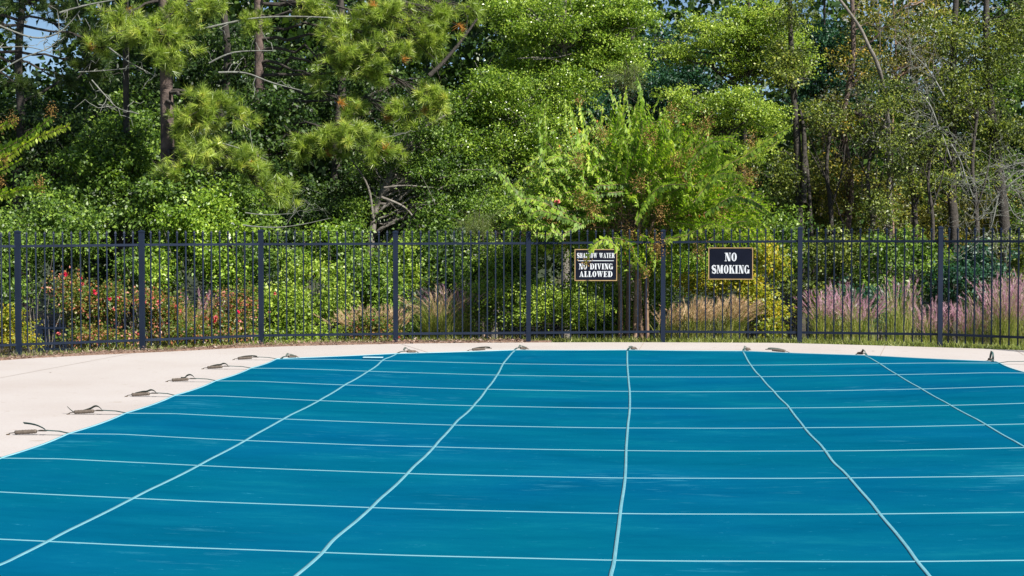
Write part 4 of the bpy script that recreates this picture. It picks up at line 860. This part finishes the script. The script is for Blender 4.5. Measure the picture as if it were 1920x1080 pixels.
# roses
def petals(c, r, rng, n=9):
    a = rng.normal(size=(n, 3)); a[:, 1] -= .5; nr = rng.normal(size=(n, 3)) * .4 + a * .3 + np.array((0, -.4, .6)); return leaf_geo(np.repeat([c], n, 0), a, nr, np.full(n, r), np.full(n, r * 1.1), rng.random(n), fold=.25, droop=.0)
M_RED = leafmat('rose_red', [(0, (.42, .006, .03)), (1, (.72, .02, .09))], .5, .25, (1, .6, .8)); M_PINK = leafmat('rose_pink', [(0, (.5, .06, .08)), (1, (.72, .22, .18))], .5, .25, (1, .8, .8))
def rose(label, D, blobs, seed, flw, leafk='rose'):
    root, tips, base, rng = shrub(label, D, blobs, leafk, seed, .042, 26, .19, name='rose_bush', stems=24, group='rose bushes behind the fence')
    for (px, py, r, m) in flw:
        c = P(px, py, D - .45); v, f, a = petals(c, r, rng, 12); link('flower', mesh_np(v - base, f, a), m, root)
rose('rose bush with crimson blooms in the first panel at left', 25.6, [(170, 590, 25.4, 62, 44, .4, 230), (140, 555, 25.5, 30, 40, .3, 70), (215, 560, 25.5, 30, 36, .3, 70), (190, 636, 25, 70, 16, .25, 100)], 91,
     [(123, 514, .045, M_RED), (152, 522, .025, M_RED), (178, 548, .05, M_RED), (205, 560, .04, M_RED), (221, 560, .045, M_RED), (150, 545, .035, M_PINK), (155, 532, .035, M_PINK), (241, 651, .045, M_RED), (110, 625, .035, M_PINK), (213, 580, .03, M_PINK)])
rose('rose bush with pale pink blooms right of the second post', 25.4, [(315, 590, 25.4, 50, 46, .4, 180), (290, 560, 25.5, 24, 30, .3, 50), (340, 625, 25, 50, 22, .25, 90)], 92,
     [(285, 560, .035, M_PINK), (298, 566, .045, M_PINK), (330, 575, .04, M_PINK), (338, 583, .03, M_PINK), (259, 627, .03, M_PINK), (272, 568, .03, M_PINK)])
rose('rose bush with rosy red blooms left of the third post', 25.6, [(425, 600, 25.5, 48, 42, .4, 180), (450, 560, 25.6, 26, 30, .3, 60), (410, 636, 25, 60, 14, .25, 90)], 93,
     [(388, 597, .045, M_PINK), (404, 596, .05, M_PINK), (404, 604, .04, M_RED), (446, 585, .04, M_RED), (449, 602, .035, M_PINK), (430, 615, .03, M_PINK), (516, 551, .035, M_PINK), (505, 585, .025, M_PINK)])
rose('small reddish rose bush low in the fourth panel', 25.3, [(700, 610, 25.3, 36, 26, .3, 100), (690, 635, 25, 40, 14, .2, 60)], 94, [(748, 632, .025, M_RED), (700, 600, .025, M_PINK)])

# grasses
def grass_clump(px, py, D, hgt, spread, seed, label, plume='plume', nb=170, npl=46, lean=.0, ph=1.0, blade='grass', group=None):
    rng = np.random.default_rng(seed); c = P(px, py, D); z0 = ground_z(c[0], c[1]) - .01; base = np.array((c[0], c[1], z0)); root = thing('ornamental_grass', base, label, 'grass clump', group)
    # height measured from deck level, clump rooted on the slope
    hgt = hgt - z0
    V = []; Fs = []; A = []; b = 0
    def blade_strip(p0, dirh, h, out, w, m_=6, rn=.5):
        nonlocal b
        t = np.linspace(0, 1, m_); pts = p0 + np.outer(out * t ** 1.8, dirh) + np.outer(h * (t - .28 * (out / (h + .01)) * t ** 3), (0, 0, 1))
        s = np.cross(dirh, (0, 0, 1)); s = s / (np.linalg.norm(s) + 1e-9); ww = w * (1 - t ** 2 * .9) / 2
        v = np.stack([pts - s * ww[:, None], pts + s * ww[:, None]], 1).reshape(-1, 3); V.append(v); i = np.arange(m_ - 1) * 2
        Fs.append(np.stack([i, i + 1, i + 3, i + 2], 1) + b); A.append(np.full(len(v), rn)); b += len(v); return pts
    for _ in range(int(nb * 1.8)):
        a = rng.uniform(0, 2 * math.pi); d = np.array((math.cos(a) + lean, math.sin(a), 0)); d /= np.linalg.norm(d); h = hgt * rng.uniform(.5, .95)
        blade_strip(base + rng.normal(size=3) * np.array((.10, .08, 0)), d, h, spread * rng.uniform(.2, 1.35), rng.uniform(.005, .009), rn=rng.random())
    V2 = []; F2 = []; A2 = []; b2 = 0
    for _ in range(int(npl * .75)):
        a = rng.uniform(0, 2 * math.pi); d = np.array((math.cos(a) + lean, math.sin(a), 0)); d /= np.linalg.norm(d); h = hgt * rng.uniform(.8, 1.0) * ph
        pts = blade_strip(base + rng.normal(size=3) * np.array((.08, .08, 0)), d, h, spread * rng.uniform(.2, 1.25), .004, 8, rn=rng.uniform(.4, .9))
        seg = pts[4:]; k = 60; u = rng.random(k) * (len(seg) - 1); i0 = u.astype(int); fr = (u - i0)[:, None]; q = seg[i0] * (1 - fr) + seg[i0 + 1] * fr
        ax = unit(seg[-1] - seg[0]); v = unit(rng.normal(size=(k, 3))) * .45 + ax; tip = q + unit(v) * rng.uniform(.03, .09, (k, 1)); s = unit(np.cross(v, rng.normal(size=(k, 3)))) * .0028
        V2.append(np.stack([q - s, q + s, tip], 1).reshape(-1, 3)); F2.append(np.arange(3 * k).reshape(-1, 3) + b2); b2 += 3 * k; A2.append(np.repeat(np.clip(rng.normal(.5, .2) + rng.uniform(-.2, .2, k), 0, 1), 3))
    link('blades', mesh_np(np.concatenate(V) - base, np.concatenate(Fs), np.concatenate(A)), LEAF[blade], root)
    if npl: link('plumes', mesh_np(np.concatenate(V2) - base, np.concatenate(F2), np.concatenate(A2)), LEAF[plume], root)
GR = 'ornamental grasses along the fence'
for i, a in enumerate([
    (1545, 640, 25.2, .78, .50, 'pink plumed grass just right of the post beside the NO SMOKING panel', 'plume', 170, 50),
    (1612, 640, 25.0, .72, .42, 'low pink grass between the first and second clump from the dark right-hand post', 'plume', 150, 50),
    (1685, 640, 25.2, .98, .34, 'tall upright grass with a narrow pink tuft in the middle of the right panel', 'plume', 170, 30),
    (1745, 645, 25.4, .62, .45, 'rosy brown grass left of the last full post', 'plume', 150, 60),
    (1820, 645, 25.3, .66, .42, 'pink plumed grass just right of the last full post', 'plume', 150, 50),
    (1885, 648, 25.0, 1.05, .55, 'tallest purple-pink grass clump at the right edge', 'plume', 260, 110),
    (1950, 648, 25.3, 1.1, .6, 'purple-pink grass clump cut by the right edge', 'plume', 200, 90),
    (1300, 640, 25.3, .62, .45, 'tan feathery grass right of the crape myrtle trunks', 'plume_tan', 150, 110),
    (1365, 640, 25.3, .66, .45, 'tan feathery grass under the NO SMOKING sign', 'plume_tan', 150, 120),
    (1255, 640, 25.6, .50, .35, 'small tan grass hugging the post right of the crape myrtle', 'plume_tan', 80, 50),
    (1585, 640, 26.2, .85, .5, 'pink grass standing second row behind the right panel', 'plume', 100, 50),
    (820, 640, 25.5, .78, .50, 'big green and straw grass clump right of the middle-left post', 'plume_tan', 300, 40),
    (865, 640, 26.0, .86, .5, 'mauve brown plumed grass behind the big straw clump', 'plume', 80, 70),
    (680, 640, 25.4, .50, .45, 'tan hazy grass left of the middle-left post', 'plume_tan', 100, 90),
    (730, 640, 25.6, .50, .3, 'wispy tan grass touching the middle-left post', 'plume_tan', 60, 50),
    (365, 645, 25.2, .66, .30, 'green grass tuft between the pale pink and rosy red roses', 'plume_tan', 140, 12),
    (385, 640, 26.2, .72, .3, 'mauve plumed grass behind the rosy red rose bush', 'plume', 30, 30),
    (275, 640, 25.8, .4, .3, 'small straw grass behind the second post', 'plume_tan', 50, 14)]):
    grass_clump(*a[:5], 200 + i, a[5], a[6], a[7], a[8], group=GR, lean=.9 if 1200 < a[0] < 1400 else (.35 if a[0] > 1850 else .1))

# short rough grass and fallen straw along the deck edge
def strip_stuff():
    rng = np.random.default_rng(5); fx_ = np.array([p[0] for p in EDGE]); fy_ = np.array([p[1] for p in EDGE])
    o = np.argsort(fx_); fx_ = fx_[o]; fy_ = fy_[o]
    n = 26000; x = rng.uniform(-9.5, 7.5, n); w = np.where(x > .5, 1.0, np.where(x > -5, .55, .25)); keep = rng.random(n) < w; x = x[keep]; n = len(x)
    y = np.interp(x, fx_, fy_) + .03 + rng.random(n) ** 1.3 * 1.3 + np.where(x < -1, .25, 0)
    z = np.array([ground_z(a, b) for a, b in zip(x, y)]); c = np.stack([x, y, z], 1)
    a = rng.normal(size=(n, 3)) * .5; a[:, 2] = 1; L = rng.uniform(.05, .13, n); nr = rng.normal(size=(n, 3)); nr[:, 2] = .1
    V, Fc, A = leaf_geo(c, a, nr, L, np.full(n, .006), rng.random(n) * .8, fold=.05, droop=.2)
    props(link('short_grass', mesh_np(V, Fc, A), LEAF['grass']), 'short rough grass growing under the fence along the far deck edge', 'grass', kind='stuff')
    n = 8000; x = rng.uniform(-10.5, -1.6, n); y = np.interp(x, fx_, fy_) + rng.normal(.16, .13, n); c = np.stack([x, y, .004 + np.abs(rng.normal(0, .022, n))], 1); c[:, 2] += np.where(y > np.interp(x, fx_, fy_), .0, -.0)
    keep = (c[:, 1] > np.interp(x, fx_, fy_) - .05); c = c[keep]; n = len(c)
    a = rng.normal(size=(n, 3)); a[:, 2] *= .35; nr = rng.normal(size=(n, 3)) * .5; nr[:, 2] += 1; L = rng.uniform(.02, .07, n)
    V, Fc, A = leaf_geo(c, a, nr, L, np.where(rng.random(n) < .2, L * .4, .005), rng.random(n), fold=.08, droop=.05)
    props(link('straw_litter', mesh_np(V, Fc, A), LEAF['straw']), 'dry pine straw and dead leaves along the left edge of the deck', 'straw', kind='stuff')
    mb = []; V = []
    bd = [(x_, np.interp(x_, fx_, fy_)) for x_ in np.linspace(-12, -1.2, 80)]
    for i, (x_, y_) in enumerate(bd):
        V += [(x_, y_ + .004, -.03), (x_, y_ + .01, .012 + .012 * math.sin(i * 1.3)), (x_, y_ + .5, .01 + .01 * math.sin(i * .7)), (x_, y_ + .9, -.05)]
    Fc = [(i * 4 + e, i * 4 + 4 + e, i * 4 + 5 + e, i * 4 + 1 + e) for i in range(79) for e in range(3)]
    props(link('mulch_bed', mesh_np(V, Fc, smooth=True), simple('mulch', [(.3, (.10, .055, .035)), (.7, (.24, .16, .12))], 30, .95, 0, 1, 60)), kind='structure')
strip_stuff()
def debris():
    rng = np.random.default_rng(8); c = []
    for _ in range(60):
        x, y = G(rng.uniform(-100, 1900), rng.uniform(652, 780))[:2]
        if x < CX0 - .2 or y > far_y(np.clip(x, CX0, CX1)) + .25: c.append((x, y, .003))
    c = np.array(c); n = len(c); a = rng.normal(size=(n, 3)); a[:, 2] = 0; nr = np.tile((0, 0, 1.), (n, 1)) + rng.normal(size=(n, 3)) * .15; L = rng.uniform(.015, .05, n)
    V, Fc, A = leaf_geo(c, a, nr, L, np.where(rng.random(n) < .5, L * .5, .003), rng.random(n), fold=.1, droop=.0)
    props(link('leaf_litter', mesh_np(V, Fc, A), LEAF['straw']), 'few dry leaf bits and needles scattered on the deck', 'leaf litter', kind='stuff')
debris()

# ------------------------------------------------------------------ crape myrtles
def spray_geo(path, rng, L=.062, step=.022, hang=.6):
    """paired leaves hanging along an arching shoot"""
    path = np.asarray(path, float); seg = np.linalg.norm(np.diff(path, axis=0), axis=1); s = np.concatenate([[0], np.cumsum(seg)]); n = max(4, int(s[-1] / step)); u = np.linspace(.04, 1, n) * s[-1]
    q = np.stack([np.interp(u, s, path[:, k]) for k in range(3)], 1); t = unit(np.gradient(q, axis=0)); side = unit(np.cross(t, (0, 0, 1.)) + 1e-4)
    out = []
    for sg in (-1, 1):
        ax = side * sg * .42 + t * .45 + np.array((0, 0, .45 if sg > 0 else -hang - .35)) + rng.normal(size=(n, 3)) * .22; nr = np.cross(ax, t) * sg + rng.normal(size=(n, 3)) * .25; nr[:, 2] = np.abs(nr[:, 2]) + .3
        l = L * (1 - .35 * (u / s[-1]) ** 3) * rng.uniform(.8, 1.15, n); out.append(leaf_geo(q, ax, nr, l, l * .46, np.where(rng.random(n) < .004, 1., np.clip(rng.normal(.5, .15) + rng.uniform(-.25, .25, n), 0, .92)), fold=.06, droop=.12))
    return out
def panicle_geo(c, rng, r=.09, n=90):
    p = c + rng.normal(size=(n, 3)) * r * np.array((.42, .42, .6)); a = rng.normal(size=(n, 3)); return leaf_geo(p, a, rng.normal(size=(n, 3)), np.full(n, .023), np.full(n, .017), rng.random(n), fold=.2)
def myrtle_main():
    rng = np.random.default_rng(301); D = 25.6; base = np.array(P(1185, 640, D)); base[2] = ground_z(base[0], base[1]) - .03
    root = thing('crape_myrtle', base, 'bright green crape myrtle with tan multiple trunks and arching leafy shoots over the fence', 'tree')
    feet = [(1163, 645), (1176, 648), (1190, 645), (1203, 648), (1213, 645)]; tops = [(1095, 330), (1150, 300), (1205, 300), (1260, 330), (1300, 370)]; mids = [(1160, 500), (1178, 490), (1196, 480), (1200, 500), (1216, 490)]
    tp = []; 
    for f_, m_, t_ in zip(feet, mids, tops):
        a = P(*f_, D + rng.uniform(-.2, .2)); a[2] = ground_z(a[0], a[1]) - .03; pp = np.array(smooth_path([a, P(*m_, D + rng.uniform(-.1, .1)), P((m_[0] + t_[0]) / 2, (m_[1] + t_[1]) / 2 - 10, D), P(*t_, D + rng.uniform(-.3, .3))], 6)); tp.append(pp)
        v, f = tubes_fast([pp], [np.linspace(.042, .012, len(pp))], 10); link('trunk', mesh_np(v - base, f, smooth=True), BARK['tan'], root)
    parts = []; bp = []; br = []; pan = []
    def shoot(pxs, Dd, L=.062, st=.022, thick=.004, pn=False):
        pp = np.array(smooth_path([P(x, y, D + Dd) for x, y in pxs], 7)); bp.append(pp); br.append(np.linspace(thick, .0015, len(pp))); parts.extend(spray_geo(pp, rng, L, st))
        if pn: pan.append(panicle_geo(pp[-1], rng, .085))
    # shoots that the photograph picks out
    for pxs, Dd, pn in [
        ([(1010, 400), (975, 370), (950, 340), (925, 315)], -.9, 0), ([(1060, 450), (1030, 425), (1005, 420), (985, 432)], -1.2, 1), ([(1160, 470), (1140, 450), (1115, 458), (1098, 492)], -1.75, 1), ([(1150, 445), (1180, 455), (1195, 485), (1212, 508)], -1.7, 1), ([(1200, 440), (1215, 450), (1228, 480), (1225, 500)], -1.2, 0),
        ([(1095, 340), (1088, 290), (1078, 240), (1068, 198)], -.6, 0), ([(1110, 330), (1100, 280), (1092, 230), (1086, 190)], -.4, 1), ([(1020, 330), (1015, 270), (1010, 220), (1022, 180)], -.5, 0), ([(1155, 320), (1165, 270), (1168, 210), (1175, 165)], -.4, 0), ([(1175, 300), (1195, 250), (1205, 200), (1195, 150)], -.3, 0),
        ([(1300, 380), (1350, 320), (1400, 290), (1440, 262), (1482, 238)], -.7, 0), ([(1280, 330), (1310, 285), (1335, 268), (1365, 265), (1390, 280)], -.8, 0), ([(1300, 350), (1330, 330), (1370, 325), (1400, 335)], -.8, 1), ([(1320, 400), (1370, 370), (1410, 375), (1445, 400)], -.7, 0), ([(1250, 300), (1290, 270), (1300, 240)], -.4, 1),
        ([(1190, 420), (1210, 380), (1240, 350), (1290, 345)], -1, 0), ([(1060, 400), (1020, 380), (985, 372), (955, 385)], -.9, 0), ([(1090, 420), (1050, 405), (1010, 395), (990, 410)], -1, 0), ([(1240, 450), (1290, 440), (1330, 420), (1370, 430)], -.8, 0), ([(1330, 450), (1370, 420), (1400, 415)], -.6, 0)]:
        shoot(pxs, Dd - (.3 if Dd < -1.1 else .75), .105, .028, .004, bool(pn))
        shoot([(x + rng.uniform(-14, 14), y + rng.uniform(-8, 14)) for x, y in pxs], Dd + rng.uniform(.1, .4), .065)
    for _ in range(560):                     # the body of the crown
        k = rng.integers(0, 5); st = tp[k][rng.integers(8, len(tp[k]))]
        a = rng.uniform(-.15, math.pi + .15); rx, ry = rng.uniform(.25, 1), 1
        ex = 1195 + 225 * math.cos(a) * rng.uniform(.25, 1) ** .7; ey = 440 - 225 * math.sin(a) * rng.uniform(.15, 1) ** .7
        e = P(ex, ey, D + rng.uniform(-1.25, 1.2)); m0 = st + (e - st) * .45; m0[2] += .05
        tipdir = unit(e - st) * .16; q = e.copy(); e2 = e + tipdir + np.array((rng.uniform(-.1, .1), rng.uniform(-.1, .1), rng.uniform(-.06, .26)))
        pp = np.array(smooth_path([m0 + (e - m0) * .35, e, e2, e2 + tipdir * .8 + np.array((0, 0, -.08))], 5)); parts.extend(spray_geo(pp, rng, .082, .027)); bp.append(pp); br.append(np.linspace(.004, .0015, len(pp)))
        if _ % 4 == 0: bp.append(bez(st, m0 + (e - m0) * .35, .04, rng, 6, .06)); br.append(np.linspace(.008, .004, 6))
    V, Fc, A, _t = crown_geo([B(1190, 390, D + .3, 160, 90, .8, 300), B(1200, 470, D - .3, 95, 40, .7, 200), B(1060, 390, D, 90, 50, .7, 120), B(1330, 400, D + .2, 100, 60, .7, 160), B(1180, 270, D + .3, 110, 60, .7, 80)], rng, .062, 22, .2, .7, 1, .3, .46)
    parts.append((V, Fc, A))
    for (x, y) in [(1325, 235), (1410, 265), (1300, 290), (1390, 320), (1270, 300), (1240, 400), (1290, 330), (1085, 300), (1230, 450), (1236, 475), (1030, 400), (1112, 395), (1260, 215), (1220, 260), (1350, 400), (1130, 250), (1200, 345), (1408, 333), (1180, 440), (1232, 462), (1310, 470), (1090, 370)]:
        pan.append(panicle_geo(P(x, y, D - 1.4 + rng.uniform(-.2, .2)), rng, .14, 190))
    v, f = tubes_fast(bp, br, 4); link('branches', mesh_np(v - base, f), BARK['tan'], root)
    V, Fc, A = merge(parts); link('crown', mesh_np(V - base, Fc, A), LEAF['myrtle'], root)
    V, Fc, A = merge(pan); props(link('seed_heads', mesh_np(V - base, Fc, A), LEAF['seed'], root), kind='stuff')
    v, f, a = petals(P(1045, 377, D - 1.3), .05, rng, 12); link('flower', mesh_np(v - base, f, a), M_PINK, root)
myrtle_main()
def myrtle_left():
    rng = np.random.default_rng(302); D = 25.2; base = np.array(P(-190, 640, D)); base[2] = ground_z(base[0], base[1]) - .03
    root = thing('crape_myrtle', base, 'crape myrtle shoots with brown seed heads reaching in from the left edge', 'tree')
    parts = []; bp = []; br = []; pan = []; hub = P(-170, 330, D)
    for s in (-20, 0, 22):
        a = base + np.array((s * .008, 0, 0)); pp = np.array(smooth_path([a, P(-190 + s, 480, D), P(-175 + s * 2, 340, D)], 6)); v, f = tubes_fast([pp], [np.linspace(.04, .016, len(pp))], 10); link('trunk', mesh_np(v - base, f, smooth=True), BARK['tan'], root)
    S = [[(-120, 330), (-40, 300), (0, 283), (45, 258), (95, 222)], [(-100, 330), (0, 300), (50, 268), (90, 250), (128, 236)], [(-120, 300), (-40, 250), (0, 238), (28, 228)], [(-100, 360), (0, 320), (40, 300)], [(-90, 390), (0, 362), (40, 356), (85, 352)], [(-90, 380), (-20, 372), (20, 362), (60, 352)]]
    for pxs in S:
        pp = np.array(smooth_path([P(x, y, D - .6) for x, y in pxs], 7)); bp.append(pp); br.append(np.linspace(.004, .0015, len(pp))); parts.extend(spray_geo(pp, rng, .11, .028))
        bp.append(bez(hub, pp[0], .02, rng)); br.append(np.linspace(.012, .008, 6))
    for _ in range(150):
        e = P(rng.uniform(-420, -30), rng.uniform(150, 430), D + rng.uniform(-1, 1)); pp = bez(hub + (e - hub) * .6, e + (e - hub) * .1, .06, rng, 7, .05); parts.extend(spray_geo(pp, rng, .065, .025)); bp.append(pp); br.append(np.linspace(.006, .002, 7)); bp.append(bez(hub, pp[0], .02, rng)); br.append(np.linspace(.01, .006, 6))
    for x, y in [(96, 208), (25, 226), (75, 345), (2, 340), (10, 300), (-5, 235)]: pan.append(panicle_geo(P(x, y, D - .6), rng, .095, 120))
    v, f = tubes_fast(bp, br, 4); link('branches', mesh_np(v - base, f), BARK['tan'], root)
    V, Fc, A = merge(parts); link('crown', mesh_np(V - base, Fc, A), LEAF['myrtle'], root)
    V, Fc, A = merge(pan); props(link('seed_heads', mesh_np(V - base, Fc, A), LEAF['seed'], root), kind='stuff')
myrtle_left()
